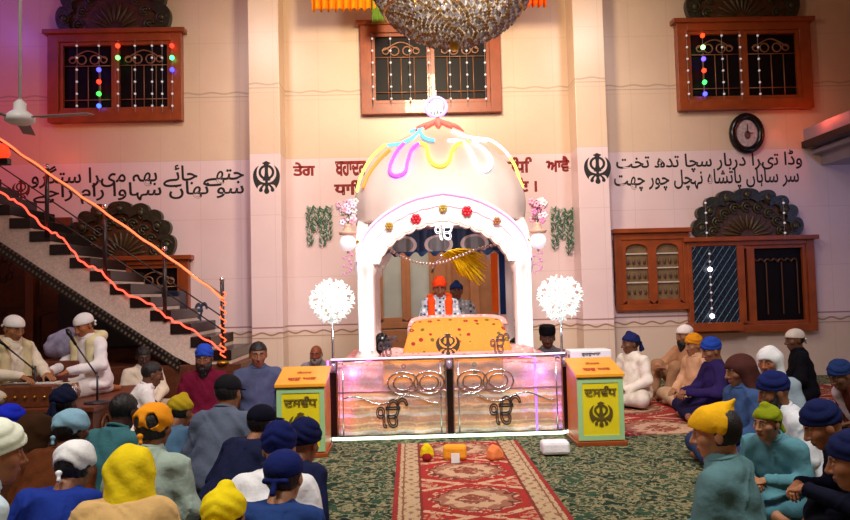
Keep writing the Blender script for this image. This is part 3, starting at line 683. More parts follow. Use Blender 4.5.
# arch band
def arch_curves():
    out = [onY(a, b, FY) for a, b in ((357, 252), (362, 236), (374, 221), (391, 208), (414, 197), (442, 191))]
    O = catmull([(p.x - CX, 0, p.z) for p in out], 10); O = [(p.x, p.z) for p in O]; zz = O[0][1]
    O[-1] = (0, O[-1][1]); O = [(-HW, zs)] + O
    L = [onY(a, b, FY) for a, b in ((379, 262), (388, 247), (404, 234), (424, 225), (443, 221))]
    I = catmull([(p.x - CX, 0, p.z) for p in L], 12); I = [(p.x, p.z) for p in I]; I[-1] = (0, I[-1][1])
    n = 64
    def res(C):
        d = [0]
        for a, b in zip(C, C[1:]): d.append(d[-1] + math.hypot(b[0] - a[0], b[1] - a[1]))
        return [(float(np.interp(t, d, [c[0] for c in C])), float(np.interp(t, d, [c[1] for c in C]))) for t in np.linspace(0, d[-1], n)]
    O, I = res(O), res([(-HW + .2, zs)] + I)
    I = [(x, z - .028 * abs(math.sin(i / (n - 1) * math.pi * 7.5)) ** .6) for i, (x, z) in enumerate(I)]
    O = O + [(-x, z) for x, z in O[::-1][1:]]; I = I + [(-x, z) for x, z in I[::-1][1:]]
    return O, I
AO, AI = arch_curves()
CN(MB().strip([(x + CX, z) for x, z in AO], [(x + CX, z) for x, z in AI], FY, FY + .14), 'front_arch', PW)
CN(MB().strip([(x + CX, z) for x, z in AO], [(x + CX, z) for x, z in AI], BYY + .06, BYY + .2), 'rear_arch', PW)
sd = (BYY - FY + .2) / 2; ky = sd / HW
for sx in (-1, 1):
    X0 = CX + sx * HW; A_, B_ = sorted((X0, X0 - sx * .12))
    CN(MB().strip([(x * ky + FY + sd, zs + (z - zs) * .74) for x, z in AO], [(x * ky + FY + sd, zs + (z - zs) * .70) for x, z in AI], A_, B_, mk=lambda x, y, z: (y, x, z)), 'side_arch', PW)
# dome
HZ = onY(437, 121, 8.3).z; z0d = 2.36
def dprof():
    L = [(0, 121), (14, 126), (30, 134), (48, 145), (62, 158), (74, 173), (82, 190), (85, 206), (83, 224)]
    out = []
    for dx, y in L: out.append((dx / (FPX / 8.3) , 1.45 + (292.3 - y) / (FPX / 8.3)))
    return out
DP = dprof()
cd = catmull([(r, 0, z) for r, z in DP], 5); DPR = [(max(.003, p.x), p.z) for p in cd]
CN(MB().lathe([(r, z) for r, z in DPR[::-1]], (CX, 8.3, 0), 64, 16, .018, .68), 'dome', mat('dome_cream', 'dfcbc0', .8, var=.03, spec=.15), smooth=True)
CN(MB().box(CX - .6, CX + .6, 7.9, 8.7, 2.36, 2.39), 'canopy_ceiling', mat('canopy_lining', 'c8b4a8', .7))
# neon tubes on the arch face
def neon(pts, r, m, name='neon_tube', closed=False): return CN(MB().tube(pts, r, 8, closed), name, m, smooth=True)
def offs(C, k, Y): return [(x * (1 - k) + x2 * k + CX, Y, z * (1 - k) + z2 * k) for (x, z), (x2, z2) in C]
Z_ = list(zip(AO, AI))
neon(offs(Z_, .06, FY - .02), .012, glow('ffa0e0', 1.3)); neon(offs(Z_, .42, FY - .02), .010, glow('ffd8ec', 1.2)); neon(offs(Z_, .9, FY - .015), .008, glow('fff2e0', 1.0))
for sx in (-1, 1):
    for dx in (-.065, .065): neon([(CX + sx * (HW - .1) + dx, FY - .025, PZ + .12), (CX + sx * (HW - .1) + dx, FY - .025, zs + .05)], .012, glow('eef4ff', 1.4))
# rosettes on the arch
def rosette(px, py, col, r=.035):
    p = onY(px, py, FY - .035); q = MB()
    for k in range(6): t = k * math.pi / 3; q.ell((p.x + r * .8 * math.cos(t), p.y, p.z + r * .8 * math.sin(t)), (r * .55, .014, r * .55), 8, 6)
    q.ell((p.x, p.y - .012, p.z), (r * .4, .014, r * .4), 8, 6); CN(q, 'rosette', mat('rosette_' + col, col, .4), smooth=True)
for a in ((416, 219, 'c8182c', .045), (389, 226, 'b08a2c'), (443, 208, 'b89a3c'), (467, 211, 'd0182c', .045), (497, 221, 'a86a3c')): rosette(*a)
# neon swirls lying on the dome
def on_dome(px, py):
    d = ray(px, py); d = d / d.y; best = None
    zs_ = [z for r, z in DPR[::-1]]; rs_ = [r for r, z in DPR[::-1]]
    for Y in np.linspace(7.2, 8.3, 221):
        p = EYE + d * Y; r = math.hypot(p.x - CX, (p.y - 8.3) / .68)
        if zs_[0] <= p.z <= zs_[-1] and r <= np.interp(p.z, zs_, rs_) * 1.018: return p + Vector((0, -.035, 0))
    return EYE + d * 8.25
def swirl(L, col, em=5, r=.017): return neon(catmull([on_dome(*p) for p in L], 8), r, glow(col, em * .42), 'neon_swirl')
swirl([(357, 192), (361, 176), (371, 158), (386, 144)], 'c8e860', 3.4); swirl([(363, 188), (368, 176), (378, 162), (390, 150)], 'ff7a28', 3.4)
swirl([(404, 143), (397, 151), (391, 163), (390, 172), (396, 176), (405, 172), (408, 160), (412, 149), (420, 143)], 'c048ff', 4.5)
swirl([(388, 145), (400, 144), (412, 138), (424, 127)], '60d0ff', 4); swirl([(410, 132), (418, 130), (424, 138), (434, 141)], '60c0f0', 3)
swirl([(418, 143), (426, 146), (428, 156), (433, 164), (442, 166), (449, 161), (452, 151), (458, 144), (468, 142)], 'ffe040', 4)
swirl([(448, 141), (462, 142), (470, 150), (476, 163), (484, 171), (490, 168), (491, 159), (484, 150), (474, 143), (486, 141)], 'd0e8ff', 4)
swirl([(452, 131), (466, 137), (478, 139), (490, 140), (502, 148), (510, 157)], 'b8d8ff', 4); swirl([(510, 157), (516, 168), (519, 178), (523, 188)], 'ffe860', 3.6)
# lotus crown and finial
q = MB(); zt_ = 1.45 + (292.3 - 141) / 84.3
for k in range(12):
    t = 2 * math.pi * k / 12; ps = []
    for u, (r, z) in enumerate(((.02, 3.52), (.09, 3.475), (.16, 3.44), (.24, 3.41), (.31, 3.37))): ps.append((CX + r * math.cos(t), 8.3 + .68 * r * math.sin(t), z))
    q.tube(ps, .02, 6, rad=[.015, .03, .04, .035, .01])
CN(q, 'lotus_crown', mat('coral_lotus', 'f07a70', .5, em=.3), smooth=True)
CN(MB().lathe([(.04, 3.40), (.05, 3.46), (.02, 3.5), (.03, 3.53), (.012, 3.56), (.01, 3.62)], (CX, 8.3, 0), 12), 'finial', GOLD, smooth=True)
fk = onY(436, 107, 8.3)
neon([(fk.x + .125 * math.cos(t), 8.3, fk.z + .115 * math.sin(t)) for t in np.linspace(0, 2 * math.pi, 25)[:-1]], .02, glow('b8a0ff', 1.3), 'finial_ring', True)
o = text('☬', .2, fk, glow('90c8ff', 1.2), 'khanda_finial', width=.17, off=.01); o.parent = cn; o.matrix_parent_inverse = i4
CN(MB().tube([(fk.x, 8.3, fk.z + .11), (fk.x, 8.3, fk.z + .2)], .012, 6), 'finial_tip', WHITEP, smooth=True)
ek = onY(447, 230, FY + .03)
o = text('ੴ', .22, ek, glow('ffffff', 1.6), 'neon_ek_onkar', width=.27, off=.012); o.parent = cn; o.matrix_parent_inverse = i4
# garland inside the arch, lining valance
gl = catmull([onY(a, b, 7.9) for a, b in ((384, 246), (400, 256), (420, 263), (440, 263), (460, 256), (480, 248), (500, 244))], 6)
q = MB()
for i, p in enumerate(gl): q.ell(p, (.018, .018, .018), 6, 5)
tag(q.build('tinsel_garland', mat('tinsel', 'd8b8b0', .25, metal=.6, var=.4, vs=60), smooth=True), 'thin tinsel garland looped across the inside of the arch', 'garland')
q = MB(); vv = []; ff = []
for j in range(8):
    for i in range(81): t = i / 80; vv.append((CX - .8 + 1.6 * t, 8.92 + .03 * math.sin(t * 60), 2.30 - .36 * j / 7 + (.03 * math.cos(t * 60) if j == 7 else 0)))
for j in range(7):
    for i in range(80): a = j * 81 + i; ff.append((a, a + 1, a + 82, a + 81))
def lin(P, X, Y, Z, c):
    u = (X - CX).wrap(.46); r = (u * u + (Z - 2.06) * (Z - 2.06) * 2.2).sqrt(); k = mixc(abs(r - .16) < .022, s2l('1e2e50'), s2l('c8b4b8')); k = mixc(r < .135, k, s2l('7e8088')); return mixc(Z < 1.975, k, s2l('27508a'))
tag(q.add(vv, ff).build('lining_valance', mat('lining_cloth', '1e2e50', .7, fn=lin), smooth=True, solid=.01), 'dark blue cloth valance with pale scallops behind the neon sign', 'cloth')
# side lamps with flower vases
def sconce(px, py, fy, side):
    p = onY(px, py, FY + .04); o = empty('wall_sconce', p, label='round white lamp bracket with a %s vase on the %s canopy pillar' % (('lilac flower', 'staircase side') if side < 0 else ('pink flower', 'clock side')), cat='lamp')
    MB().ell((0, -.02, 0), (.09, .08, .09), 16, 10).build('lamp_globe', mat('lamp_white', 'f4eef4', .3, em=.35, var=0), o, smooth=True)
    MB().tube([(0, 0, 0), (-side * .07, .02, -.02), (-side * .11, .03, .02)], .018, 8).build('bracket', GOLD, o, smooth=True)
    MB().lathe([(.09, .09), (.10, .12), (.05, .13), (.035, .18), (.045, .2)], (0, 0, 0), 14).build('vase', mat('vase_peach', 'e0b49a', .4), o, smooth=True)
    fl = MB(); R_ = random.Random(px)
    for i in range(22):
        c = Vector((R_.uniform(-.09, .09), R_.uniform(-.07, .05), R_.uniform(.22, .46))); fl.cur = i % 3
        for k in range(5): t = k * 1.257; fl.ell(c + Vector((.022 * math.cos(t), 0, .022 * math.sin(t))), (.017, .012, .017), 6, 5)
    fl.build('flower_petal', [mat('petal_a' + str(side), 'e8d8f0' if side < 0 else 'f08ab8', .6, em=.1), mat('petal_b', 'f2b0c0', .6), mat('petal_c', 'f8f0e8', .6)], o, smooth=True)
    s_ = MB(); s_.tube([(0, 0, .18), (.01, 0, .3), (0, 0, .45)], .007, 5); s_.tube([(0, 0, .2), (.05, 0, .35)], .006, 5); s_.build('flower_stem', mat('stem_dark', '2e3a2a', .6), o)
    d = MB()
    for i in range(9): d.ell((.05 * math.sin(i * 2.2), 0, -.1 - i * .03), (.014, .014, .018), 6, 5)
    d.tube([(.05 * math.sin(i * 2.2), 0, -.1 - i * .03) for i in range(9)], .006, 5); d.build('bead_fringe', mat('bead_pink', 'd890b8', .3, em=.1), o, smooth=True)
sconce(348, 243, 210, -1); sconce(538, 241, 210, 1)
# hanging leaf garlands on the wall
def leaf_garland(px, py0, py1, seed, label):
    a, c = onY(px, py0, WY - .03), onY(px, py1, WY - .03); R_ = random.Random(seed); o = empty('leaf_garland', a, label=label, cat='garland', group='leaf garlands on the wall')
    n = max(6, int((a.z - c.z) / .035)); q = MB(); g = MB()
    g.tube([(.02 * math.sin(i), 0, -(a.z - c.z) * i / n) for i in range(n + 1)], .005, 5)
    for i in range(n):
        z = -(a.z - c.z) * i / n
        for s_ in (-1, 1):
            Rm = Matrix.Rotation(s_ * R_.uniform(.3, 1.1), 3, 'Y'); q.cur = int(R_.random() < .3); q.ell((s_ * R_.uniform(.015, .05), -.01, z), (.014, .008, .035), 7, 5, Rm)
    g.build('vine_stem', mat('vine_dark', '2c4034', .6), o); q.build('leaf', [mat('leaf_green', '3c6a50', .5), mat('leaf_pale', 'a8b0a0', .5)], o, smooth=True)
for px, a, c, t in ((310, 207, 246, 'longest strand by the stair side'), (317, 208, 232, 'short strand beside the longest one'), (323, 209, 247, 'middle strand near the lilac flowers'), (329, 207, 240, 'strand touching the lilac flowers')): leaf_garland(px, a, c, px, 'green leaf garland hanging under the red lettering, ' + t)
for px, a, c, t in ((554, 208, 250, 'strand nearest the pink flowers'), (561, 209, 240, 'short strand second from the pink flowers'), (568, 210, 255, 'longest strand under the last red word'), (574, 209, 245, 'strand nearest the pillar')): leaf_garland(px, a, c, px, 'green leaf garland hanging near the pillar emblem, ' + t)
# ------------------------------------------------------------ LED flower trees
def led_tree(px, py, rpx, Y, label):
    c = onY(px, py, Y); R0 = rpx * Y / FPX; o = empty('led_flower_lamp', (c.x, Y, 0), label=label, cat='lamp', group=None)
    MB().lathe([(.13, 0), (.13, .02), (.03, .05), (.014, .07)], n=20).build('lamp_base', CHROME, o, smooth=True)
    MB().tube([(0, 0, .05), (0, 0, c.z)], .014, 8).build('lamp_pole', CHROME, o, smooth=True)
    n = 46; pm = mat('led_petal', 'eefcf4', .5, em=.30, var=0, emc='f4fffa')
    for i in range(n):
        ph = math.acos(1 - 2 * (i + .5) / n); th = i * 2.399963; d = Vector((math.sin(ph) * math.cos(th), math.sin(ph) * math.sin(th), math.cos(ph))); b_ = d * R0 * (.62 + .18 * (i % 2))
        u = d.orthogonal().normalized(); w_ = d.cross(u); q = MB(); q.tube([(0, 0, 0), b_], .005, 5)
        for k in range(5):
            t = 2 * math.pi * k / 5 + i; e = u * math.cos(t) + w_ * math.sin(t); Rm = (e + d * .8).normalized().to_track_quat('Z', 'Y').to_matrix()
            q.ell(b_ + e * .036 + d * .02, (.022, .008, .042), 7, 5, Rm)
        f_ = q.build('led_flower', pm, o, smooth=True); f_.location = (0, 0, c.z)
        MB().ell(b_ + d * .03, (.013,) * 3, 6, 5).build('led_bulb', glow('ffffff', 2.5), f_, smooth=True)
led_tree(332, 301, 23, 7.75, 'white glowing flower ball on a chrome pole beside the seated bald man')
led_tree(560, 298, 24, 7.75, 'white glowing flower ball on a chrome pole beside the black hat man')
# ------------------------------------------------------------ railing in front
RY = 7.0
rx0, rxm, rx1 = onY(334, 400, RY).x, onY(450, 400, RY).x, onY(566, 400, RY).x; rzt = .80
rl_ = empty('gate_railing', (CX, RY, 0), label='chrome and glass gate railing with neon bottom tube across the platform front', cat='railing')
i5 = Matrix.Translation(-rl_.location)
def RL(mb, name, m, **k): o = mb.build(name, m, rl_, **k); o.matrix_parent_inverse = i5; return o
for x in (rx0, rxm, rx1):
    q = MB(); q.box(x - .045, x - .03, RY - .03, RY + .03, 0, rzt); q.box(x + .03, x + .045, RY - .03, RY + .03, 0, rzt); RL(q, 'chrome_post', CHROME, bevel=.004)
    RL(MB().box(x - .029, x + .029, RY - .02, RY + .02, .0, rzt - .12), 'black_post_panel', BLACK)
    RL(MB().ell((x, RY, rzt - .07), (.035, .035, .05)), 'post_crystal', mat('crystal_knob', 'c8b8d8', .1, metal=.6), smooth=True)
RL(MB().tube([(rx0 - .02, RY, rzt), (rx1 + .02, RY, rzt)], .022, 10), 'top_rail', CHROME, smooth=True)
RL(MB().tube([(rx0 - .02, RY - .03, rzt + .012), (CX + .9, RY - .03, rzt + .012), (rx1 - .0, RY - .03, rzt + .018)], .008, 8), 'neon_tube', glow('ffd8ff', 1.5), smooth=True)
RL(MB().tube([(rx0, RY, .48), (rx1, RY, .48)], .010, 8), 'middle_rail', mat('rose_chrome', 'e8c0c0', .2, metal=.8), smooth=True)
RL(MB().tube([(rx0 - .02, RY - .04, .035), (rx1 - .05, RY - .04, .035), (rx1 + .03, RY - .04, .05), (rx1 + .05, RY - .04, .09)], .016, 8), 'neon_tube', glow('e4ffe0', 2), smooth=True)
RL(MB().tube([(rx0 - .05, RY - .03, .05), (rx0 - .05, RY - .03, rzt)], .010, 8), 'neon_tube', glow('ff60f0', 3), smooth=True)
RL(MB().tube([(rx1 + .06, RY - .02, .06), (rx1 + .06, RY - .02, .42)], .014, 8), 'neon_tube', glow('7030ff', 5), smooth=True)
RL(MB().tube([(rx1 - .28, RY + .1, .02), (rx1 - .28, RY + .1, rzt - .04)], .012, 8), 'neon_tube', glow('b070ff', 1.0), smooth=True)
gm = mat('rail_glass', 'f4f8f8', .03, var=0, trans=1, spec=.3); gm.node_tree.nodes['Principled BSDF'].inputs['Transmission Weight'].default_value = 0; gm.node_tree.nodes['Principled BSDF'].inputs['Alpha'].default_value = .10
for a, c in ((rx0 + .05, rxm - .05), (rxm + .05, rx1 - .05)):
    RL(MB().box(a, c, RY - .004, RY + .004, .06, rzt - .04), 'glass_panel', gm)
    m_ = (a + c) / 2; q = MB()
    cxo = a + (c - a) * (.72 if a < CX - .5 else .28)
    for dx in (-.12, .14):
        for s_ in (1, .62): q.tube([(cxo + dx + .15 * s_ * math.cos(t), RY - .015, .56 + .11 * s_ * math.sin(t)) for t in np.linspace(0, 2 * math.pi, 25)[:-1]], .009, 6, closed=True)
    q.tube([(a + (c - a) * t, RY - .015, .40 + .04 * math.sin(t * 12)) for t in np.linspace(.05, .95, 40)], .009, 6)
    for x in (a + .04, c - .04): q.tube([(x, RY, .06), (x, RY, rzt - .03)], .008, 6)
    RL(q, 'chrome_scroll', CHROME, smooth=True)
    o = text('ੴ', .30, (a + (c - a) * (.50 if a < CX - .5 else .47), RY - .02, .27), DARKM, 'gate_emblem', width=.32, off=.028); o.parent = rl_; o.matrix_parent_inverse = i5
for px, py, ch_, w_, h_ in ((388, 347, 'ੴ', .20, .21), (500, 342, 'ੴ', .20, .21), (448, 345, '☬', .24, .22)):
    p = onY(px, py, RY); o = text(ch_, h_, (p.x, RY, rzt + h_ / 2 + .02), CHROME if ch_ == '☬' else mat('smoked_chrome', '6a6068', .35, metal=.6), 'rail_ornament', width=w_, off=.03); o.parent = rl_; o.matrix_parent_inverse = i5
# bowl and brass things beside the bed
p = onY(499, 338, 7.5)
def simple(name, mb, m, loc, label, cat, smooth=True, group=None, **k):
    o = mb.build(name, m, smooth=smooth, **k); o.location = loc; return tag(o, label, cat, group)
zP = PZ + .014
simple('silver_bowl', MB().lathe([(.05, 0), (.06, .02), (.11, .08), (.15, .13), (.145, .14), (.1, .10), (.01, .04)], n=24), CHROME, (onY(500, 300, 7.72).x, 7.72, zP), 'shiny silver bowl standing beside the floral bed on the clock side', 'bowl')
simple('black_bag', MB().ell((0, 0, .16), (.09, .08, .11), 16, 10).ell((0.02, 0, .07), (.11, .09, .08), 16, 10), BLACK, (onY(381, 300, 8.1).x, 8.1, zP), 'dark round bundle beside the bed near the bald man', 'bag')
simple('black_bundle', MB().ell((0, 0, .08), (.09, .09, .1), 16, 10), BLACK, (onY(513, 300, 8.2).x, 8.05, zP), 'black bundle behind the silver bowl', 'bundle')
# ------------------------------------------------------------ donation boxes
def golak(x0, x1, yf, label, s):
    o = empty('donation_box', ((x0 + x1) / 2, yf, 0), label=label, cat='donation box'); wd = (x1 - x0) / 2; dp = .42; h0_, h1_ = .66, .77
    OR = mat('box_orange_wood', 'd8702a', .4, var=.2, vs=5); MB().prism([(0, .04), (dp, .04), (dp, h1_ - .03), (0, h0_ - .03)], -wd, wd, 'x').build('box_body', OR, o)
    MB().box(-wd - .02, wd + .02, -.03, dp + .02, 0, .04).build('base_plinth', WOOD, o, bevel=.006)
    q = MB(); q.box(-wd, -wd + .045, -.012, 0, .05, h0_ - .04); q.box(wd - .045, wd, -.012, 0, .05, h0_ - .04); q.box(-wd + .045, wd - .045, -.012, 0, .05, .095); q.box(-wd + .045, wd - .045, -.012, 0, h0_ - .085, h0_ - .04)
    q.build('green_border', mat('mint_green', '9cc890', .4, var=.05), o); MB().box(-wd + .045, wd - .045, -.006, 0, .095, h0_ - .085).build('yellow_panel', mat('panel_yellow', 'e0d020', .35, var=.06), o)
    l = MB().prism([(-.03, h0_ - .032), (dp + .02, h1_ - .025), (dp + .02, h1_ + .0), (-.03, h0_)], -wd - .015, wd + .015, 'x').build('slanted_lid', mat('lid_orange', 'f0a028', .35, var=.12, vs=4), o, bevel=.005)
    t = text('ਗੁਰੂ ਘਰ', .075, (0, .08, h0_ + .03), mat('lid_red', 'b8401c', .5), 'lid_lettering', l, width=.26, off=.04, rx=math.atan2(h1_ - h0_, dp)); t.location.z = h0_ + (h1_ - h0_) * .24 + .005
    t = text('ਗੋਲਕ', .05, (0, .25, h0_ + (h1_ - h0_) * .62 + .005), mat('lid_red', 'b8401c', .5), 'lid_lettering', l, width=.14, off=.04, rx=math.atan2(h1_ - h0_, dp))
    text('ਦਸਵੰਧ', .095, (0, -.014, .50), mat('olive_ink', '5a4a14', .5), 'panel_lettering', o, width=.30, off=.03)
    text('☬', .23, (0, -.014, .29), mat('olive_ink', '5a4a14', .5), 'khanda_emblem', o, width=.22, off=.02)
yl = 6.38; golak(onY(277, 420, yl).x, onY(325, 420, yl).x, yl, 'yellow donation box with green border beside the stair side crowd', -1)
yr = 6.5; golak(onY(578, 420, yr).x, onY(624, 420, yr).x, yr, 'yellow donation box with green border beside the white kurta man', 1)
# small things before the gate
def packet(px, py, w_, h_, d_, m, name, label, cat, rz=.2, shape_=0):
    p = onZ(px, py, .016); q = MB()
    if shape_: q.prism([(-w_, 0), (w_, 0), (w_ * .8, h_ * .6), (0, h_), (-w_ * .75, h_ * .55)], -d_, d_)
    else: q.box(-w_, w_, -d_, d_, 0, h_)
    o = q.build(name, m, bevel=.025); o.location = (p.x, p.y, .016); o.rotation_euler = (0, 0, rz); tag(o, label, cat); return o
packet(427, 457, .06, .13, .05, fabric('e8d018'), 'sweet_packet', 'yellow cloth packet on the runner before the gate', 'packet', .3, 1)
packet(455, 459, .10, .12, .06, fabric('f0a030'), 'sweet_box', 'orange packet with white face at the runner middle', 'packet', -.1)
p = onZ(455, 461, .016); tag(MB().box(-.035, .035, -.005, .005, .0, .08).build('paper_label', WHITEP), 'white paper leaning on the orange packet', 'paper').location = (p.x, p.y - .07, .016)
packet(495, 459, .07, .13, .06, fabric('e88850'), 'sweet_packet', 'salmon orange packet on the runner edge before the gate', 'packet', .4, 1)
packet(427, 461, .04, .06, .04, fabric('8a2020'), 'red_pouch', 'small dark red pouch before the yellow packet', 'pouch', .1)
packet(555, 453, .12, .11, .08, fabric('ece8f0'), 'white_block', 'white wrapped block on the carpet by the railing end', 'block', 0)
p = onY(588, 352, 7.5); o = empty('white_stand', (p.x, 7.5, 0), label='white lettered stand with flat top behind the clock side donation box', cat='stand')
MB().box(-.22, .22, -.12, .12, p.z - .06, p.z + .03).build('stand_top', WHITEP, o, bevel=.01); MB().box(-.04, .04, -.04, .04, 0, p.z - .06).build('stand_column', WHITEP, o); MB().box(-.15, .15, -.14, .14, 0, .03).build('stand_base', WHITEP, o)
text('ਗੁਰਦੁਆਰਾ', .035, (0, -.125, p.z - .015), INK, 'stand_lettering', o, width=.2)
# ------------------------------------------------------------ instruments on the stage
def mic(px, py, pxb, pyb, label, Y=6.85):
    a, c = onY(px, py, Y), onY(pxb, pyb, Y); o = empty('microphone_stand', (c.x + .05, Y, STZ), label=label, cat='microphone stand'); O = o.location
    MB().lathe([(.12, 0), (.12, .015), (.02, .03)], n=18).build('stand_base', DARKM, o, smooth=True)
    MB().tube([(0, 0, .02), (0, 0, max(.1, c.z - STZ))], .010, 8).build('stand_pole', DARKM, o, smooth=True)
    MB().tube([(c.x - O.x + .06, 0, c.z - STZ - .05), (a.x - O.x, 0, a.z - STZ)], .008, 8).build('boom_arm', DARKM, o, smooth=True)
    d = (Vector((a.x - c.x, 0, a.z - c.z))).normalized(); s_ = Vector((a.x - O.x, 0, a.z - STZ)); MB().tube([s_, s_ + d * .1, s_ + d * .14, s_ + d * .18], .02, 10, rad=[.012, .016, .026, .012]).build('microphone_head', BLACK, o, smooth=True)
mic(8, 348, 30, 366, 'black microphone on a boom before the cream shawl musician')
mic(76, 345, 92, 372, 'black microphone on a boom before the white kurta musician')
def harmonium(px, Y, label, wd=.29):
    c = onY(px, 390, Y); o = empty('harmonium', (c.x, Y, STZ), label=label, cat='harmonium')
    MB().box(-wd, wd, -.17, .15, 0, .2).build('body', WOODS, o, bevel=.01); MB().box(-wd + .02, wd - .02, .15, .2, .02, .26).build('bellows', mat('bellows_red', '5a2018', .6), o, bevel=.01)
    k = MB(); kb = MB()
    for i in range(18): x = -wd + .04 + i * (2 * wd - .08) / 18; k.box(x, x + .026, -.02, .13, .2, .212)
    for i in range(17):
        if i % 7 not in (2, 6): x = -wd + .06 + i * (2 * wd - .08) / 18; kb.box(x, x + .015, .05, .13, .212, .222)
    k.build('white_key', WHITEP, o); kb.build('black_key', BLACK, o)
    s_ = MB()
    for i in range(6): s_.ell((-wd + .07 + i * .09, -.18, .1), (.015, .02, .015), 8, 6)
    s_.build('stop_knob_pattern', GOLD, o, smooth=True)
harmonium(30, 6.82, 'brown harmonium in front of the cream shawl musician')
def tabla(px, Y, r, h, m, label):
    c = onY(px, 385, Y); o = empty('tabla_drum', (c.x, Y, STZ), label=label, cat='drum')
    MB().lathe([(r * .6, 0), (r * 1.02, h * .35), (r, h * .7), (r * .82, h)], n=24).build('drum_body', m, o, smooth=True)
    MB().lathe([(r * .86, h * .95), (r * .84, h + .008), (.01, h + .01)], n=24).build('drum_skin', mat('drum_skin', 'c8b49a', .6), o, smooth=True); MB().lathe([(r * .3, h + .01), (r * .28, h + .014), (.005, h + .015)], n=16).build('black_spot', BLACK, o, smooth=True)
    q = MB()
    for i in range(12): t = i * math.pi / 6; q.tube([(r * .84 * math.cos(t), r * .84 * math.sin(t), h), (r * 1.04 * math.cos(t), r * 1.04 * math.sin(t), h * .5), (r * .66 * math.cos(t), r * .66 * math.sin(t), .02)], .006, 5)
    q.build('strap_rib', mat('strap', '8a6a4a', .7), o)
tabla(66, 6.86, .12, .2, CHROME, 'metal tabla drum under the hands of the white kurta musician'); tabla(50, 7.15, .1, .22, WOODS, 'wooden tabla drum between the two musicians')
p = onY(56, 344, 7.45); q = MB(); R_ = random.Random(3)
simple('wooden_chest', MB().box(-.24, .24, -.18, .18, 0, p.z - .18 - STZ), WOODS, (p.x, 7.62, STZ), 'dark wooden chest under the lilac cloth bundle', 'chest', smooth=False, bevel=.01)
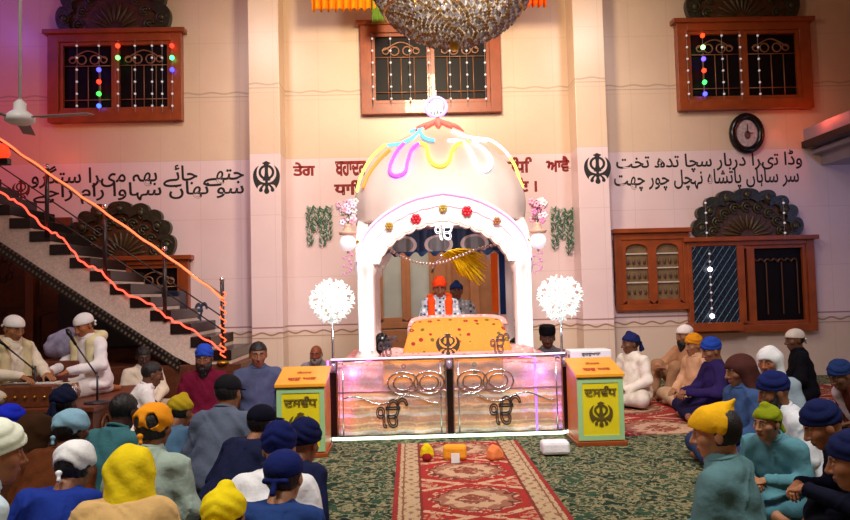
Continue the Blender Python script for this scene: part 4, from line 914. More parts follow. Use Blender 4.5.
# ------------------------------------------------------------ people: implicit surfaces
class Field:
    def __init__(s, lo, hi, h):
        s.lo = np.array(lo, np.float32) - h; s.h = h; s.n = np.ceil((np.array(hi) - s.lo) / h).astype(int) + 2
        s.ax = [(s.lo[i] + h * np.arange(s.n[i])).astype(np.float32) for i in range(3)]; s.f = np.full(s.n, 1.0, np.float32)
    def sl(s, lo, hi):
        a = [int(np.clip(np.floor((lo[i] - s.lo[i]) / s.h), 0, s.n[i])) for i in range(3)]; b = [int(np.clip(np.ceil((hi[i] - s.lo[i]) / s.h) + 1, 0, s.n[i])) for i in range(3)]
        return tuple(slice(x, max(x, y)) for x, y in zip(a, b))
    def g(s, q): return s.ax[0][q[0]][:, None, None], s.ax[1][q[1]][None, :, None], s.ax[2][q[2]][None, None, :]
    def put(s, q, d, k):
        f = s.f[q]
        h = np.clip(.5 + .5 * (d - f) / k, 0, 1); s.f[q] = d * (1 - h) + f * h - k * h * (1 - h)
    def cap(s, a, b, ra, rb, k=.03, flat=None):
        a, b = np.array(a, np.float32), np.array(b, np.float32); r = max(ra, rb) + k + 2 * s.h; q = s.sl(np.minimum(a, b) - r, np.maximum(a, b) + r); X, Y, Z = s.g(q)
        if X.size == 0 or Y.size == 0 or Z.size == 0: return s
        ab = b - a; L = max(1e-9, float(ab @ ab)); t = np.clip(((X - a[0]) * ab[0] + (Y - a[1]) * ab[1] + (Z - a[2]) * ab[2]) / L, 0, 1)
        d = np.sqrt((X - a[0] - t * ab[0]) ** 2 + (Y - a[1] - t * ab[1]) ** 2 + (Z - a[2] - t * ab[2]) ** 2) - (ra + t * (rb - ra)); s.put(q, d, k); return s
    def ell(s, c, r, k=.03, R=None, sub=False):
        c = np.array(c, np.float32); r = np.array(r, np.float32); m = float(max(r)) + k + 2 * s.h; q = s.sl(c - m, c + m); X, Y, Z = s.g(q); X, Y, Z = X - c[0], Y - c[1], Z - c[2]
        if X.size == 0 or Y.size == 0 or Z.size == 0: return s
        if R is not None: R = np.array(R, np.float32); X, Y, Z = (R[0, 0] * X + R[1, 0] * Y + R[2, 0] * Z), (R[0, 1] * X + R[1, 1] * Y + R[2, 1] * Z), (R[0, 2] * X + R[1, 2] * Y + R[2, 2] * Z)
        k0 = np.sqrt((X / r[0]) ** 2 + (Y / r[1]) ** 2 + (Z / r[2]) ** 2); k1 = np.sqrt((X / r[0] ** 2) ** 2 + (Y / r[1] ** 2) ** 2 + (Z / r[2] ** 2) ** 2) + 1e-6; d = k0 * (k0 - 1) / k1
        if sub: f = s.f[q]; d = -d; h = np.clip(.5 - .5 * (d - f) / k, 0, 1); s.f[q] = d * (1 - h) + f * h + k * h * (1 - h)
        else: s.put(q, d, k)
        return s
    def cut(s, fn):           # keep where fn(x,y,z) < 0
        X, Y, Z = s.g((slice(None),) * 3); s.f = np.maximum(s.f, np.broadcast_to(fn(X, Y, Z), s.f.shape).astype(np.float32)); return s
    def warp(s, fn): X, Y, Z = s.g((slice(None),) * 3); s.f = s.f + np.broadcast_to(fn(X, Y, Z), s.f.shape).astype(np.float32); return s
    def mesh(s):
        f = s.f; f[0] = f[-1] = 1; f[:, 0] = f[:, -1] = 1; f[:, :, 0] = f[:, :, -1] = 1; I = f < 0; nc = s.n - 1; tot = int(np.prod(nc)); cid = lambda i, j, k: (i * nc[1] + j) * nc[2] + k
        ids = []; ps = []; quads = []
        for ax in range(3):
            sa = [slice(None)] * 3; sb = [slice(None)] * 3; sa[ax] = slice(0, -1); sb[ax] = slice(1, None); a, b = f[tuple(sa)], f[tuple(sb)]
            w_ = np.nonzero(I[tuple(sa)] != I[tuple(sb)]); fa, fb = a[w_], b[w_]; t = fa / (fa - fb); P = np.stack(w_, 1).astype(np.float32); P[:, ax] += t
            o1, o2 = [x for x in range(3) if x != ax]; cs = []
            for d1, d2 in ((-1, -1), (0, -1), (0, 0), (-1, 0)):
                c = [w_[0].copy(), w_[1].copy(), w_[2].copy()]; c[o1] = c[o1] + d1; c[o2] = c[o2] + d2; c = cid(*c); cs.append(c); ids.append(c); ps.append(P)
            Q = np.stack(cs, 1); fl = (fa < 0) ^ (ax == 1); Q[~fl] = Q[~fl][:, ::-1]; quads.append(Q)
        ids = np.concatenate(ids); ps = np.concatenate(ps); u, inv_ = np.unique(ids, return_inverse=True); cnt = np.bincount(inv_)
        V = np.stack([np.bincount(inv_, ps[:, i]) / cnt for i in range(3)], 1) * s.h + s.lo; F = np.searchsorted(u, np.concatenate(quads)); return V.astype(np.float32), F
def np_obj(name, V, F, mats, parent=None, mi=None):
    me = bpy.data.meshes.new(name); me.vertices.add(len(V)); me.vertices.foreach_set('co', np.ascontiguousarray(V, np.float32).ravel()); n = len(F)
    me.loops.add(n * 4); me.loops.foreach_set('vertex_index', F.astype(np.int32).ravel()); me.polygons.add(n); me.polygons.foreach_set('loop_start', np.arange(0, 4 * n, 4, dtype=np.int32))
    for m in mats: me.materials.append(m)
    me.update(calc_edges=True)
    if mi is not None: me.polygons.foreach_set('material_index', mi.astype(np.int32))
    me.shade_smooth(); o = bpy.data.objects.new(name, me); COL.objects.link(o); o.parent = parent; return o
def head_mesh():
    F = Field((-.12, -.14, -.17), (.12, .15, .15), .0048)
    F.ell((0, -.012, .03), (.076, .096, .092), .02).ell((0, .028, -.035), (.058, .065, .078), .03).ell((0, .045, -.088), (.030, .034, .022), .025)
    for s in (-1, 1):
        F.ell((s * .045, .055, -.012), (.022, .024, .022), .02); F.cap((s * .012, .083, .037), (s * .042, .074, .036), .010, .009, .014)
        F.ell((s * .031, .092, .015), (.017, .014, .010), .010, sub=True); F.ell((s * .031, .073, .014), (.0155, .0145, .0125), .004)
        F.ell((s * .079, -.008, .0), (.009, .020, .032), .008)
        F.ell((s * .013, .097, -.025), (.009, .010, .008), .008)
    F.cap((0, .088, .03), (0, .112, -.018), .007, .011, .012).ell((0, .110, -.022), (.012, .012, .010), .01)
    F.ell((0, .089, -.052), (.024, .011, .0065), .006).ell((0, .087, -.064), (.020, .011, .0075), .006)
    F.cap((0, -.02, -.06), (0, -.035, -.17), .052, .052, .03)
    V, Q = F.mesh(); C = V[Q].mean(1); mi = np.zeros(len(Q), int); X, Y, Z = C[:, 0], C[:, 1], C[:, 2]
    mi[(abs(X) < .024) & (Z < -.045) & (Z > -.071) & (Y > .088)] = 1; mi[(abs(X) > .014) & (abs(X) < .046) & (abs(Z - .040) < .0055) & (Y > .07)] = 2
    mi[((abs(X) - .031) ** 2 / .0115 ** 2 + (Z - .0145) ** 2 / .0052 ** 2 < 1) & (Y > .07)] = 3; mi[((abs(X) - .031) ** 2 + (Z - .0145) ** 2 < .0058 ** 2) & (Y > .07)] = 2
    return V, Q, mi
HEAD = head_mesh()
def hand_mesh(curl, spread=.0):
    F = Field((-.07, -.03, -.10), (.08, .20, .05), .0036); F.ell((0, .045, 0), (.036, .050, .013), .01).cap((0, -.02, 0), (0, .02, 0), .024, .026, .015)
    for i, (x, L) in enumerate(((.029, .072), (.010, .080), (-.009, .075), (-.027, .060))):
        p = np.array([x, .082 - .004 * abs(i - 1.3), 0]); a = 0.0; r = .0088
        for j, fr in enumerate((.45, .3, .25)):
            a += curl * (.6, 1.0, .8)[j]; q = p + L * fr * np.array([(x * spread), math.cos(a), -math.sin(a)]); F.cap(p, q, r, r * .9, .0035); p = q; r *= .9
    p = np.array([.030, .02, -.004]); q = np.array([.056, .052, -.016]); F.cap(p, q, .013, .011, .008); F.cap(q, q + np.array([.008, .030, -.014 - .02 * curl]), .010, .0085, .004)
    return F.mesh()
HANDS = {c: hand_mesh(c) for c in (.35, .8)}
def fold(V, amp, seed):
    a, b, c = 3.1 * seed, 1.7 * seed, 5.3 * seed
    return lambda X, Y, Z: amp * .6 * (np.sin(X * 34 + 3 * np.sin(Z * 13 + a) + Y * 9) * np.sin(Z * 17 + b + 2.5 * np.sin(X * 11 + c)) + .6 * np.sin(Z * 46 + 3 * np.sin(X * 15 + a) + Y * 22 + b))
def crease(seed): return lambda X, Y, Z: -.009 * np.maximum(0, 1 - np.abs(np.sin(X * 15 + Z * 13 * math.cos(seed) + 1.3 * np.sin(Z * 9 + seed) + Y * 8)) * 5) + .0
def frame(d, up):
    d = np.array(d, float); d /= np.linalg.norm(d); x = np.cross(d, up); x /= np.linalg.norm(x); return np.stack([x, d, np.cross(x, d)], 1)
def shell(F, ex=.012): F.ell((0, -.012, .03), (.076 + ex, .096 + ex, .092 + ex), .02); return F
GEAR = {}
def gear(kind):
    """list of (part name, verts, quads, which colour) in head coordinates"""
    if kind in GEAR: return GEAR[kind]
    out = []; B = ((-.2, -.26, -.34), (.2, .2, .24)); h = .0065
    def N(): return Field(B[0], B[1], h)
    plane = lambda z0, k: (lambda X, Y, Z: (z0 + k * Y - Z))
    def hair(ex=.008, low=-.075):
        F = shell(N(), ex); F.cut(lambda X, Y, Z: np.where(Z < .062, Y - .01, -1) + 0 * X).cut(lambda X, Y, Z: (low - Z) + 0 * X + .25 * np.maximum(Y + .03, 0)); F.warp(lambda X, Y, Z: .0022 * np.sin(X * 160) * np.sin(Y * 120 + Z * 50)); return F.mesh()
    if kind in ('hair', 'short_hair'): F = N(); F.ell((0, -.016, .038), (.085, .102, .096), .02); F.cut(lambda X, Y, Z: np.where(Z < .062 + 0 * X, (Y - .0 - .35 * Z), -1)).cut(lambda X, Y, Z: -.06 - Z + 0 * X + 0 * Y).warp(lambda X, Y, Z: .003 * np.sin(X * 140 + 2 * np.sin(Y * 60)) * np.sin(Y * 110 + Z * 50)); out.append(('hair', *F.mesh(), 'hair'))
    elif kind in ('turban', 'big_turban'):
        e = 1.12 if kind[0] == 'b' else 1
        F = N(); F.ell((0, -.014, .058), (.088 * e, .109 * e, .098 * e), .02)
        F.warp(lambda X, Y, Z: -.0075 * np.abs(np.sin(62 * (Z + .62 * np.abs(X) - .12 * Y))) + .003).cut(plane(.022, .36)); out.append(('turban', *F.mesh(), 'cloth'))
        F = N(); F.ell((0, .078, .078), (.020, .018, .028), .01); out.append(('turban_fold', *F.mesh(), 'cloth'))
    elif kind == 'patka':
        F = N(); F.ell((0, -.015, .048), (.092, .110, .090), .02).ell((0, .0, .135), (.03, .035, .026), .03); F.warp(lambda X, Y, Z: -.0022 * np.sin(120 * (Z + .5 * np.abs(X) + .3 * Y))).cut(plane(.03, .30)); out.append(('head_scarf', *F.mesh(), 'cloth'))
        F = N(); F.ell((0, -.128, .005), (.022, .018, .018), .01).cap((.005, -.13, 0), (.03, -.135, -.09), .014, .022, .01).cap((-.005, -.13, 0), (-.02, -.137, -.075), .012, .020, .01); out.append(('scarf_knot', *F.mesh(), 'cloth')); out.append(('hair', *hair(), 'hair'))
    elif kind in ('ring2', 'ring1', 'ringlow'):
        F = N(); F.ell((0, -.015, .045), (.098, .114, .096), .02)
        if kind == 'ring2': F.ell((-.045, -.11, .035), (.034, .06, .028), .006, sub=True).ell((.045, -.11, .045), (.026, .06, .042), .006, sub=True)
        elif kind == 'ring1': F.ell((0, -.115, .0), (.058, .06, .028), .006, sub=True)
        else: F.ell((.035, -.11, -.005), (.06, .07, .036), .006, sub=True)
        F.warp(lambda X, Y, Z: -.003 * np.sin(85 * (Z + .6 * np.abs(X) + .2 * Y))).cut(plane(-.0, .35)); out.append(('head_scarf', *F.mesh(), 'cloth'))
        F = N(); F.ell((0, -.128, -.035), (.018, .014, .015), .01).cap((0, -.126, -.04), (.010, -.132, -.07), .007, .011, .008); out.append(('scarf_knot', *F.mesh(), 'cloth')); out.append(('hair', *hair(.014), 'hair'))
    elif kind == 'ramal_peak':
        F = N(); F.ell((0, .0, .050), (.094, .106, .090), .02).cap((0, -.03, .09), (-.0, -.105, .150), .052, .008, .03).cap((0, .0, .06), (0, .08, .05), .06, .04, .03)
        F.cut(lambda X, Y, Z: np.where(Z < .10, -(Y + .055 - .9 * (Z - .09)) * .7, -1) + 0 * X).warp(lambda X, Y, Z: -.003 * np.sin(70 * (Y + .6 * np.abs(X) + .4 * Z))).cut(plane(.018, .30)); out.append(('head_scarf', *F.mesh(), 'cloth'))
        F = N(); F.ell((0, -.035, .045), (.086, .082, .085), .02).ell((0, -.06, .03), (.06, .05, .06), .03); out.append(('hair_cover', *F.mesh(), 'hair')); out.append(('hair', *hair(.010), 'hair'))
    elif kind == 'drape':
        F = N(); F.ell((0, -.012, .04), (.1, .12, .1), .02).cap((0, -.06, .03), (0, -.12, -.2), .10, .085, .05).cap((.06, -.06, -.02), (.15, -.1, -.19), .06, .010, .04).cap((-.05, -.04, 0), (-.07, -.06, -.15), .055, .03, .04)
        F.warp(lambda X, Y, Z: -.0045 * np.sin(60 * (X + .25 * Z) + 2 * np.sin(Z * 20))); F.cut(lambda X, Y, Z: np.where(Z < .062, Y - .045 + .3 * (Z - .06), -1) + 0 * X); out.append(('head_scarf', *F.mesh(), 'cloth'))
    elif kind in ('shawl',):
        F = N(); F.ell((0, -.012, .042), (.092, .110, .096), .02).cap((.066, -.02, .03), (.095, -.02, -.2), .034, .045, .04).cap((-.066, -.02, .03), (-.095, -.02, -.2), .034, .045, .04).cap((0, -.07, .02), (0, -.1, -.22), .08, .08, .05)
        F.ell((0, .1, -.03), (.066, .11, .075), .02, sub=True); F.warp(lambda X, Y, Z: -.004 * np.sin(55 * (X + .3 * Z))); out.append(('head_scarf', *F.mesh(), 'cloth'))
    elif kind == 'cap':
        F = N(); F.ell((0, -.012, .05), (.090, .108, .086), .02).cut(plane(.028, .1)); out.append(('cap', *F.mesh(), 'cloth')); F = N(); F.ell((0, .12, .038), (.07, .06, .008), .01); out.append(('cap_brim', *F.mesh(), 'cloth')); out.append(('hair', *hair(), 'hair'))
    elif kind == 'skullcap':
        F = N(); F.ell((0, -.015, .048), (.089, .108, .086), .02).cut(plane(.03, .22)); out.append(('cap', *F.mesh(), 'cloth')); out.append(('hair', *hair(), 'hair'))
        F = N(); F.cap((.0, -.11, .0), (.0, -.13, -.05), .012, .014, .01).cap((.05, -.105, -.0), (-.05, -.105, .0), .014, .014, .01); out.append(('cap_tie', *F.mesh(), 'cloth'))
    elif kind == 'hat':
        F = N(); F.ell((0, -.012, .09), (.094, .118, .12), .01).cut(lambda X, Y, Z: Z - .145 + 0 * X + 0 * Y).cut(plane(.045, .05)); out.append(('wool_hat', *F.mesh(), 'cloth')); out.append(('hair', *hair(), 'hair'))
    elif kind == 'bald': pass
    GEAR[kind] = out; return out
def beard_mesh(long):
    F = Field((-.12, -.08, -.26), (.12, .17, .08), .006); F.ell((0, .035, -.075), (.068, .072, .055 + .0 * long), .02).ell((0, .05, -.10 - .03 * long), (.052, .05, .05 + .035 * long), .03)
    for s in (-1, 1): F.cap((s * .072, .012, .005), (s * .058, .04, -.06), .010, .024, .02); F.cap((s * .004, .106, -.042), (s * .034, .09, -.058), .008, .007, .008)
    F.ell((0, .115, -.058), (.022, .035, .010), .006, sub=True).ell((0, .10, .0), (.06, .06, .036), .01, sub=True); F.warp(lambda X, Y, Z: .0025 * np.sin(X * 150) * np.sin(Z * 90 + X * 40)); return F.mesh()
BEARD = {l: beard_mesh(l) for l in (0, 1)}
LIP = mat('lips', '8a4a40', .5, var=0); BROW = mat('brow_hair', '140e0c', .7, var=0); EYEW = mat('eye_white', 'a89890', .3, var=0)
HAIR = mat('black_hair', '0d0b0d', .5, var=.3, bump=.4, bs=120); GREYB = mat('grey_beard', '8a8480', .8, bump=.4, bs=90)
NP = [0]
def person(px, ytop, ang, label, shirt, trousers='2a2a30', head='turban', cloth='1c2a5a', skin='9a6a4a', beard=None, k=1.0, lean=.12, yaw=0, pitch=.15, roll=0, arms='lap', legs='cross', s=None, cmin=.74,
           base=.014, loc=None, res=.013, group=None, hair=None, hood=False, shawl=None, collar=True, vest=None):
    NP[0] += 1; sd = NP[0]; HT = {'big_turban': .168, 'turban': .152, 'hat': .15, 'ramal_peak': .15, 'drape': .14, 'shawl': .145, 'patka': .155, 'ring2': .14, 'ring1': .14}.get(head, .128)
    if s:
        hor = 293 - .025 * (px - 410); want = EYE.z - (ytop - hor) / s - base; up = .715 + HT
        if want > up * k * .99: k = want / (up * .99); lean = .06
        else:
            c_ = (want / k - .12) / (up - .12)
            if c_ < cmin: k = want / (.12 + cmin * (up - .12)); c_ = cmin
            lean = max(lean * .5, math.acos(min(1, c_)))
    SHW = .172
    cl, sl_ = math.cos(lean), math.sin(lean); zp = .12
    def L(x, y, z): return np.array([x, y * cl + (z - zp) * sl_, zp + (z - zp) * cl - y * sl_])
    cross = legs == 'cross'
    sh = {s: L(s * SHW, 0, .520) for s in (-1, 1)}; el = {}; wr = {}
    for s in (-1, 1):
        if arms == 'lap': el[s] = L(s * .235, .04, .30); wr[s] = np.array([s * .10, .27 + .1 * sl_, .20])
        elif arms == 'knees': el[s] = L(s * .27, .10, .33); wr[s] = np.array([s * .27, .33, .21])
        elif arms == 'clasp': el[s] = L(s * .22, .10, .31); wr[s] = np.array([s * .055, .36 + .15 * sl_, .30])
        elif arms == 'play': el[s] = L(s * .25, .10, .32); wr[s] = np.array([s * .12, .40, .27])
        elif arms == 'up': el[s] = L(s * .28, .12, .42) if s > 0 else L(s * .26, .05, .3); wr[s] = np.array([s * .12, .30, .5]) if s > 0 else np.array([s * .14, .3, .22])
        elif arms == 'kneeup': el[s] = L(s * .25, .2, .36); wr[s] = np.array([s * .08, .40, .36])
    if cross: kn = {s: np.array([s * .34, .26, .11]) for s in (-1, 1)}; an = {s: np.array([-s * .10, .36 + .03 * s, .065]) for s in (-1, 1)}
    elif legs == 'kneel': kn = {s: np.array([s * .14, .36, .07]) for s in (-1, 1)}; an = {s: np.array([s * .12, -.12, .05]) for s in (-1, 1)}
    else: kn = {s: np.array([s * .16, .34, .36]) for s in (-1, 1)}; an = {s: np.array([s * .12, .44, .06]) for s in (-1, 1)}
    hp = {s: np.array([s * .095, .02, .115]) for s in (-1, 1)}
    Rl = np.array([[1, 0, 0], [0, cl, sl_], [0, -sl_, cl]])
    lo, hi = (-.48, -.30, -.0), (.48, .62, .80); lo = (lo[0], min(lo[1], -.30), -.02)
    B = Field(lo, hi, res * 1.15)
    B.ell(L(0, -.01, .15), (.15, .11, .11), .04, Rl).ell(L(0, 0, .28), (.125, .095, .13), .04, Rl).ell(L(0, 0, .42), (.125, .078, .13), .04, Rl).cap(L(-.11, 0, .51), L(.11, 0, .51), .034, .034, .03)
    B.cap(L(0, 0, .55), L(0, .02, .68), .052, .052, .03)
    for s in (-1, 1):
        B.cap(sh[s], el[s], .040, .034, .03).cap(el[s], wr[s], .038, .025, .02).cap(hp[s], kn[s], .082, .055, .03).cap(kn[s], an[s], .054, .034, .02)
        B.cap(an[s] + np.array([0, 0, -.01]), an[s] + (np.array([-s * .10, .03, -.025]) if cross else np.array([0, .15, -.03]) if legs != 'kneel' else np.array([0, -.1, -.02])), .036, .028, .02)
    V0, Q0 = B.mesh(); Vs, Qs, Ms = [V0], [Q0], [np.zeros(len(Q0), int)]; nv = len(V0)
    hc = L(0, .02, .715); ay = math.radians(yaw); Rz = np.array([[math.cos(ay), math.sin(ay), 0], [-math.sin(ay), math.cos(ay), 0], [0, 0, 1]])
    cp, sp = math.cos(pitch), math.sin(pitch); Rx = np.array([[1, 0, 0], [0, cp, sp], [0, -sp, cp]]); ry = math.radians(roll); Ry = np.array([[math.cos(ry), 0, math.sin(ry)], [0, 1, 0], [-math.sin(ry), 0, math.cos(ry)]]); HR = Rz @ Rx @ Ry
    put = lambda V: V @ HR.T + hc
    V, Q, m_ = HEAD; Vs.append(put(V)); Qs.append(Q + nv); Ms.append(m_); nv += len(V)
    for s in (-1, 1):
        d = wr[s] - el[s]; d = d / np.linalg.norm(d); cur = .8 if arms in ('clasp', 'knees') else .35
        if arms == 'clasp': d = np.array([-s * .75, .6, -.2])
        if arms == 'play': d = np.array([-s * .1, 1, -.25])
        V, Q = HANDS[cur]; V = V.copy(); Q = Q
        if s > 0: V[:, 0] *= -1; Q = Q[:, ::-1]
        Fm = frame(d, np.array([0, 0, 1.]) if arms != 'clasp' else np.array([s * .6, -.3, .8])); Vs.append(V @ Fm.T + wr[s]); Qs.append(Q + nv); Ms.append(np.zeros(len(Q), int)); nv += len(V)
    SK = mat('skin_' + skin, skin, .5, var=.06, vs=20, spec=.35)
    body = np_obj('person', np.concatenate(Vs) * k, np.concatenate(Qs), [SK, LIP, BROW, EYEW], None, np.concatenate(Ms))
    # clothes
    C = Field(lo, (hi[0], hi[1], .74), res)
    C.ell(L(0, -.012, .14), (.215, .165, .14), .06, Rl).ell(L(0, -.01, .28), (.168, .138, .17), .08, Rl).ell(L(0, -.012, .43), (.165, .118, .165), .08, Rl).cap(L(-.14, -.005, .525), L(0, -.005, .565), .058, .062, .05).cap(L(.14, -.005, .525), L(0, -.005, .565), .058, .062, .05).cap(L(0, -.005, .56), L(0, .004, .612), .085, .064, .04)
    for s in (-1, 1):
        w2 = el[s] + (wr[s] - el[s]) * .93; C.cap(sh[s], el[s], .064, .058, .05).cap(el[s], w2, .058, .043, .05)
    if cross or legs == 'kneel': C.ell((0, .10, .105), (.27, .22, .085), .05)
    C.warp(fold(None, .007, sd)).warp(crease(sd))
    if hood: C.ell(L(0, -.085, .60), (.13, .075, .055), .03, Rl).ell(L(0, -.05, .64), (.07, .05, .05), .02, Rl, sub=True)
    C.f = np.maximum(C.f, (C.g((slice(None),) * 3)[2] - (hc[2] - .075)) + 0 * C.f)
    V, Q = C.mesh(); so = np_obj('shirt' if not hood else 'hooded_jacket', V * k, Q, [fabric(shirt)], body)
    if collar and not hood and lean < .4:
        q = MB(); c_ = L(0, .006, .612); q.tube([tuple((c_ + Rl @ np.array([.072 * math.cos(t), .066 * math.sin(t), .012 * math.sin(t) * -1])) * k) for t in np.linspace(0, 2 * math.pi, 21)[:-1]], .011 * k, 8, closed=True); q.build('collar', fabric(shirt), body, smooth=True)
    T = Field((-.48, -.32, -.02), (.48, .62, .5), res)
    for s in (-1, 1): T.cap(hp[s], kn[s], .108, .082, .04).cap(kn[s], kn[s] + (an[s] - kn[s]) * .9, .08, .058, .03)
    T.warp(fold(None, .005, sd + 40)).cut(lambda X, Y, Z: .002 - Z + 0 * X + 0 * Y); V, Q = T.mesh(); np_obj('trousers', V * k, Q, [fabric(trousers)], body)
    if shawl:
        W = Field((-.36, -.3, .0), (.36, .42, .76), res)
        for s in (-1, 1): W.cap(L(s * .105, -.07, .585), L(s * .11, .06, .56), .052, .05, .04).cap(L(s * .11, .07, .54), L(s * .10, .115, .22), .045, .05, .03)
        W.cap(L(-.1, -.1, .585), L(.1, -.1, .585), .06, .06, .03)
        W.warp(fold(None, .005, sd + 9)); V, Q = W.mesh(); np_obj('shawl', V * k, Q, [shawl if not isinstance(shawl, str) else fabric(shawl)], body)
    HM = HAIR if hair is None else mat('hair_' + hair, hair, .7)
    for nme, V, Q, wh in gear(head): np_obj(nme, put(V) * k, Q, [HM if wh == 'hair' else fabric(cloth)], body)
    if beard is not None: V, Q = BEARD[beard[0]]; np_obj('beard', put(V) * k, Q, [HAIR if beard[1] == 'b' else GREYB], body)
    a = math.radians(ang); body.rotation_euler = (0, 0, -a)
    top = put(np.array([[0, -.02, HT]]))[0] * k; hcx = hc * k
    rot = lambda p: Vector((p[0] * math.cos(a) + p[1] * math.sin(a), -p[0] * math.sin(a) + p[1] * math.cos(a), p[2]))
    if loc is None: P = onZ(px, ytop, base + top[2]); h_ = rot(hcx); body.location = (P.x - h_.x, P.y - h_.y, base)
    else: Pw = onY(px, ytop, loc); h_ = rot(hcx); body.location = (Pw.x - h_.x, loc - h_.y, base)
    tag(body, label, 'person', group); return body
# lumpy cloth bundle
F_ = Field((-.26, -.2, -.02), (.26, .2, .40), .012); F_.ell((0, 0, .16), (.17, .14, .15), .03).ell((.08, -.02, .23), (.11, .11, .10), .04).ell((-.1, 0, .12), (.1, .12, .12), .04); F_.warp(fold(None, .01, 3)); V_, Q_ = F_.mesh()
p = onY(56, 344, 7.45); o = np_obj('cloth_bundle', V_, Q_, [mat('lilac_print', '9a96b4', .8, var=.5, vs=14, bump=.3, bs=20)]); o.location = (p.x, 7.62, p.z - .17); tag(o, 'pale lilac printed cloth bundle between the two musicians', 'bundle')
CROWD = 'people seated on the carpet'
def P_(*a, **k): return person(*a, **k)
# musicians on the stage
P_(14, 319, 118, 'musician in a white cap and cream shawl bent over the harmonium', 'e8dcc8', 'd8ccb8', 'skullcap', 'f4eeea', 'a06a44', lean=.12, pitch=.35, arms='play', base=STZ, loc=7.0, shawl='d9c9a0', k=1.02)
P_(84, 317, -155, 'musician in white kurta and white cap playing tabla drums', 'f2e8ea', 'e0d6d4', 'skullcap', 'f8f2f2', 'a8683e', lean=.16, pitch=.45, arms='play', legs='kneel', base=STZ, loc=7.5, shawl='dcd0a4', k=1.02)
# around the stair foot
P_(143, 347, 150, 'dark haired man in loose white cloth under the stair edge', 'e8d8c4', 'b8a898', 'short_hair', skin='4a3026', lean=.1, pitch=.3, s=80)
P_(152, 362, 60, 'black haired man in white shirt leaning beside the stage', 'f0eae8', 'c8c0c0', 'short_hair', skin='6a4632', lean=.25, pitch=.3, arms='clasp', s=100)
P_(204, 344, 175, 'bearded man in blue turban and maroon kurta by the stair post', '6a1430', '4a1020', 'turban', '2a4ab8', '7a4c36', beard=(1, 'b'), lean=.04, k=1.03, s=90)
P_(258, 342, 165, 'black haired man in slate blue shirt between post and donation box', '4a5270', '2c3040', 'short_hair', skin='8a5a3e', lean=.05, k=1.04, arms='knees', s=90)
P_(316, 345, 185, 'bald man in grey shirt against the wall behind the donation box', '8a8690', '50505a', 'bald', skin='8c4a30', lean=.06, k=.98, beard=(0, 'g'), s=76)
# stair side crowd, seen from behind
P_(10, 404, 20, 'man in royal blue turban mostly hidden behind the big white turban', '2a2018', '2a2220', 'turban', '1c2cc0', '6a4632', s=140)
P_(64, 384, 10, 'man with navy cloth round his head sitting close to the stage', '241612', '2a2020', 'patka', '141a34', '5a3a2a', s=130)
P_(38, 413, 15, 'man wrapped in a dark brown blanket behind the white turban man', '3c2010', '2a1a12', 'drape', '35200f', '6a4632', s=150)
P_(72, 410, 14, 'man with pale blue scarf showing black hair, brown shirt', '5c3016', '2a2020', 'ringlow', '88b4cc', '6a4632', lean=.15, yaw=12, s=160)
P_(124, 394, 20, 'black haired man in a teal shirt beside the stage corner', '3c6e76', '2a3c44', 'short_hair', skin='4a3026', lean=.22, pitch=.3, s=145)
P_(180, 393, 22, 'man with mustard knotted scarf and denim blue shirt', '4a6a86', '2a3648', 'patka', 'a8901c', '7a4c36', lean=.16, pitch=.3, s=125)
P_(228, 375, 14, 'man with black cap and grey blue jacket near the donation box', '5a6478', '2c3040', 'cap', '17171c', '8a5a3e', lean=.1, k=1.06, pitch=.2, s=135)
P_(154, 402, 12, 'man with orange scarf over black hair and pale grey green shirt', '9fb3a8', '404c50', 'ring2', 'f09a20', '8a5a3e', lean=.12, res=.011, k=1.03, s=180)
P_(262, 405, 35, 'man with black cap in a navy jacket beside the donation box', '1b2140', '1a1c28', 'cap', '0e1020', '9a6a4a', lean=.2, res=.012, k=.97, s=150)
P_(304, 418, 25, 'man in round navy turban beside the yellow donation box', '1a2144', '161a2c', 'big_turban', '141c48', '8a5a3e', lean=.22, res=.012, k=.95, pitch=.3, s=165)

P_(75, 440, 8, 'man with white scarf ring over black hair and royal blue shirt', '1c348c', '1c2448', 'ring1', 'e8eef6', '8a5a3e', lean=.16, res=.011, pitch=.3, s=190)
P_(279, 421, 8, 'man with tall navy turban and white shirt, middle of the turban row', 'e6eaf4', '303848', 'turban', '141e58', '9a6a4a', lean=.14, res=.011, s=190)
P_(131, 445, -8, 'man with bright yellow draped scarf and tan shirt', 'cdaa70', '50483c', 'drape', 'e4cc1c', '9a6a4a', lean=.12, res=.010, roll=0, s=205)
P_(-4, 418, 40, 'big man with white turban and tail in a pale blue white kurta', 'c4dcec', 'a8bcc8', 'big_turban', 'e0ead8', '9a6040', lean=.08, res=.010, k=1.08, yaw=15, pitch=.1, s=215)
P_(284, 450, 12, 'man with navy cap and blue hooded jacket, lowest of the turban row', '223c74', '1c2444', 'skullcap', '16225e', 'b08060', lean=.1, res=.010, hood=True, s=215, cmin=0.68)
P_(224, 482, 5, 'person with plain yellow head scarf, only the head in view', 'b89a2c', '50483c', 'patka', 'e6d018', '9a6a4a', lean=.12, res=.010, s=230, cmin=.6)
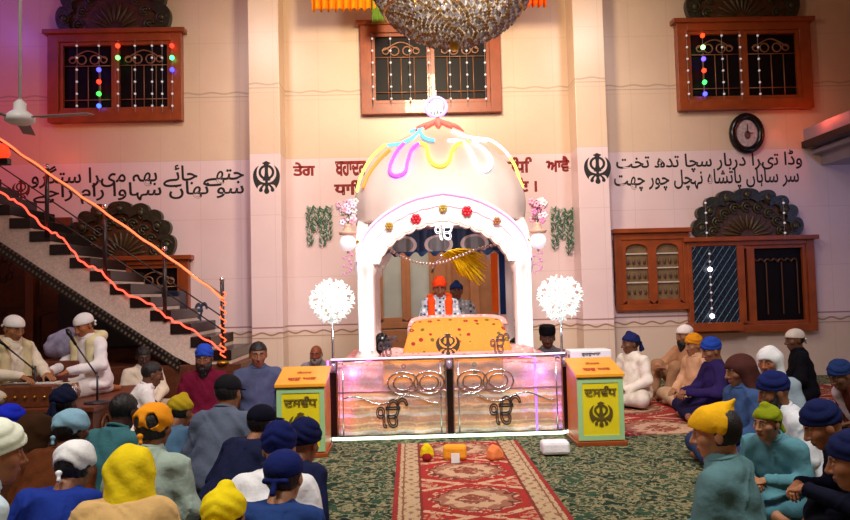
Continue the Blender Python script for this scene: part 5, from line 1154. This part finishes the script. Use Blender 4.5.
# clock side people
P_(547, 325, 190, 'man in a black wool hat with folded arms behind the railing end', '6c6a72', '3a3a40', 'hat', '0d0c10', '5a3828', lean=.05, k=1.08, legs='kneel', s=77)
P_(630, 331, -118, 'young man in white kurta and navy turban beside the donation box', 'e9e0d2', 'ded4c4', 'patka', '1d2556', '6a4430', lean=.1, yaw=20, pitch=.1, arms='lap', s=80)
P_(684, 325, -110, 'bearded man in white cap and brown kurta with raised knee at the wall', 'b08060', 'a07858', 'skullcap', 'e8dcd8', '8a5a3e', beard=(1, 'b'), legs='up', arms='kneeup', lean=.0, s=75)
P_(693, 333, -105, 'man in orange turban and beige kurta behind the raised knee', 'cda07c', 'b89878', 'turban', 'd68a1c', '9a6a4a', legs='cross', arms='lap', lean=.08, s=82)
P_(711, 337, -95, 'man in bright blue turban and dark purple shawl sitting on the rug', '2c2052', '1c1838', 'turban', '2444a0', '8a5a3e', lean=.12, pitch=.3, arms='clasp', s=92)
P_(738, 353, -95, 'person with brown patterned head shawl and blue kurta', '3c5684', '2c3c60', 'shawl', '4c2a26', '8a5a3e', lean=.14, pitch=.2, s=122)
P_(768, 345, -130, 'man with white cloth falling over his neck and grey blue kurta', '93a6b4', '8090a0', 'shawl', 'e8ecf2', '9a5c3c', lean=.1, pitch=.15, s=112)
P_(794, 329, -70, 'man in black jacket and white cap sitting turned to the wall', '101018', '14141c', 'skullcap', 'd8d0c4', '6a4632', lean=.05, yaw=-20, k=1.04, s=82)
P_(840, 360, -100, 'man in slate blue turban with white shawl near the side wall', '5c2c20', '3a2420', 'turban', '24386c', '6a4632', lean=.25, pitch=.45, shawl='d8c8c8', s=110)
P_(773, 371, -85, 'bearded man in navy turban and white kurta sitting behind the boy', 'dfe6f2', 'c8d0dc', 'turban', '1c2660', '8a5a3e', beard=(0, 'b'), lean=.1, pitch=.3, res=.012, s=145)
P_(766, 402, -128, 'boy in olive green scarf and turquoise kurta with folded hands', '5c94a2', '4a7c8c', 'patka', '8c9a1c', 'b07e5c', k=.86, lean=.1, yaw=12, pitch=.1, arms='clasp', res=.010, s=160)
P_(715, 402, -48, 'man with golden yellow peaked scarf and sea green shirt', '587e84', '3c5c64', 'ramal_peak', 'f4b81c', 'b88462', lean=.1, pitch=.15, res=.009, yaw=-20, roll=0, s=207)
P_(822, 401, -78, 'man in navy turban and black clothes holding his hands together', '131628', '12141f', 'turban', '17204e', 'a87252', lean=.24, pitch=.45, arms='clasp', res=.010, s=178)
P_(852, 430, -62, 'man in navy turban and rust orange jacket sitting before the clasped hands man', '7a4418', '3a2a20', 'turban', '18204a', 'a06848', lean=.15, pitch=.2, res=.010, s=215, cmin=0.65)
# behind the bed
FL = mat('blue_floral_shawl', 'b0bcc8', .8, fn=floral_fn('aab6c4', '2c4460', 'e8ecec', 22, .4), bump=.2)
MATS['fabric_floralshirt'] = FL
o = P_(439, 266, 180, 'man reading behind the bed in orange turban and orange scarf', 'floralshirt', 'c0c0c8', 'turban', 'e8461c', '8a5a3e', lean=.1, pitch=.3, base=PZ + .1, loc=8.42, k=.95, shawl='ee4c18')
o = P_(456, 272, 180, 'second man in navy turban and blue floral shirt behind the reader', 'floralshirt', 'c0c0c8', 'patka', '22386c', '7a4c36', lean=.0, pitch=.1, base=PZ + .05, loc=8.98, k=.95)
simple('floor_cushion', MB().box(-.34, .34, -.3, .3, 0, .085), fabric('d8c0b0'), (onY(440, 300, 8.42).x, 8.42, PZ + .014), 'cushion under the man reading behind the bed', 'cushion', smooth=False, bevel=.03)
# yellow whisk and hangings in the canopy
p = onY(466, 262, 8.25); wk = empty('fly_whisk', p, label='fluffy yellow fly whisk in the air above the second man', cat='whisk')
q = MB(); R_ = random.Random(5)
for i in range(260):
    t = R_.random(); a0 = Vector((-.28, 0, .08)) ; L_ = R_.uniform(.2, .52); an = R_.uniform(-.5, .22); yy = R_.uniform(-.35, .35)
    pts = [a0 + Vector((math.cos(an) * L_ * u, yy * .35 * u, math.sin(an) * L_ * u - .14 * u * u + .06 * math.sin(u * 3))) for u in (0, .35, .7, 1)]
    q.tube(pts, .01, 4, rad=[.008, .012, .010, .003])
q.build('whisk_hair', fabric('f0c418'), wk, smooth=True); MB().tube([(-.28, 0, .08), (-.36, .1, .0), (-.40, .2, -.1)], .018, 8).build('whisk_handle', CHROME, wk, smooth=True)
x = onY(497, 280, 9.02).x
tag(MB().prism([(0, 0), (.08, 0), (.085, .75), (0, .75)], 0, .03).build('hanging_cloth', fabric('e0601c')), 'narrow orange cloth strip hanging inside the canopy', 'cloth').location = (x - .09, 8.86, 1.18)
tag(MB().prism([(0, 0), (.07, 0), (.07, .8), (0, .8)], 0, .03).build('hanging_cloth', fabric('1c3060')), 'narrow navy cloth strip hanging next to the orange one', 'cloth').location = (x + .015, 8.86, 1.15)
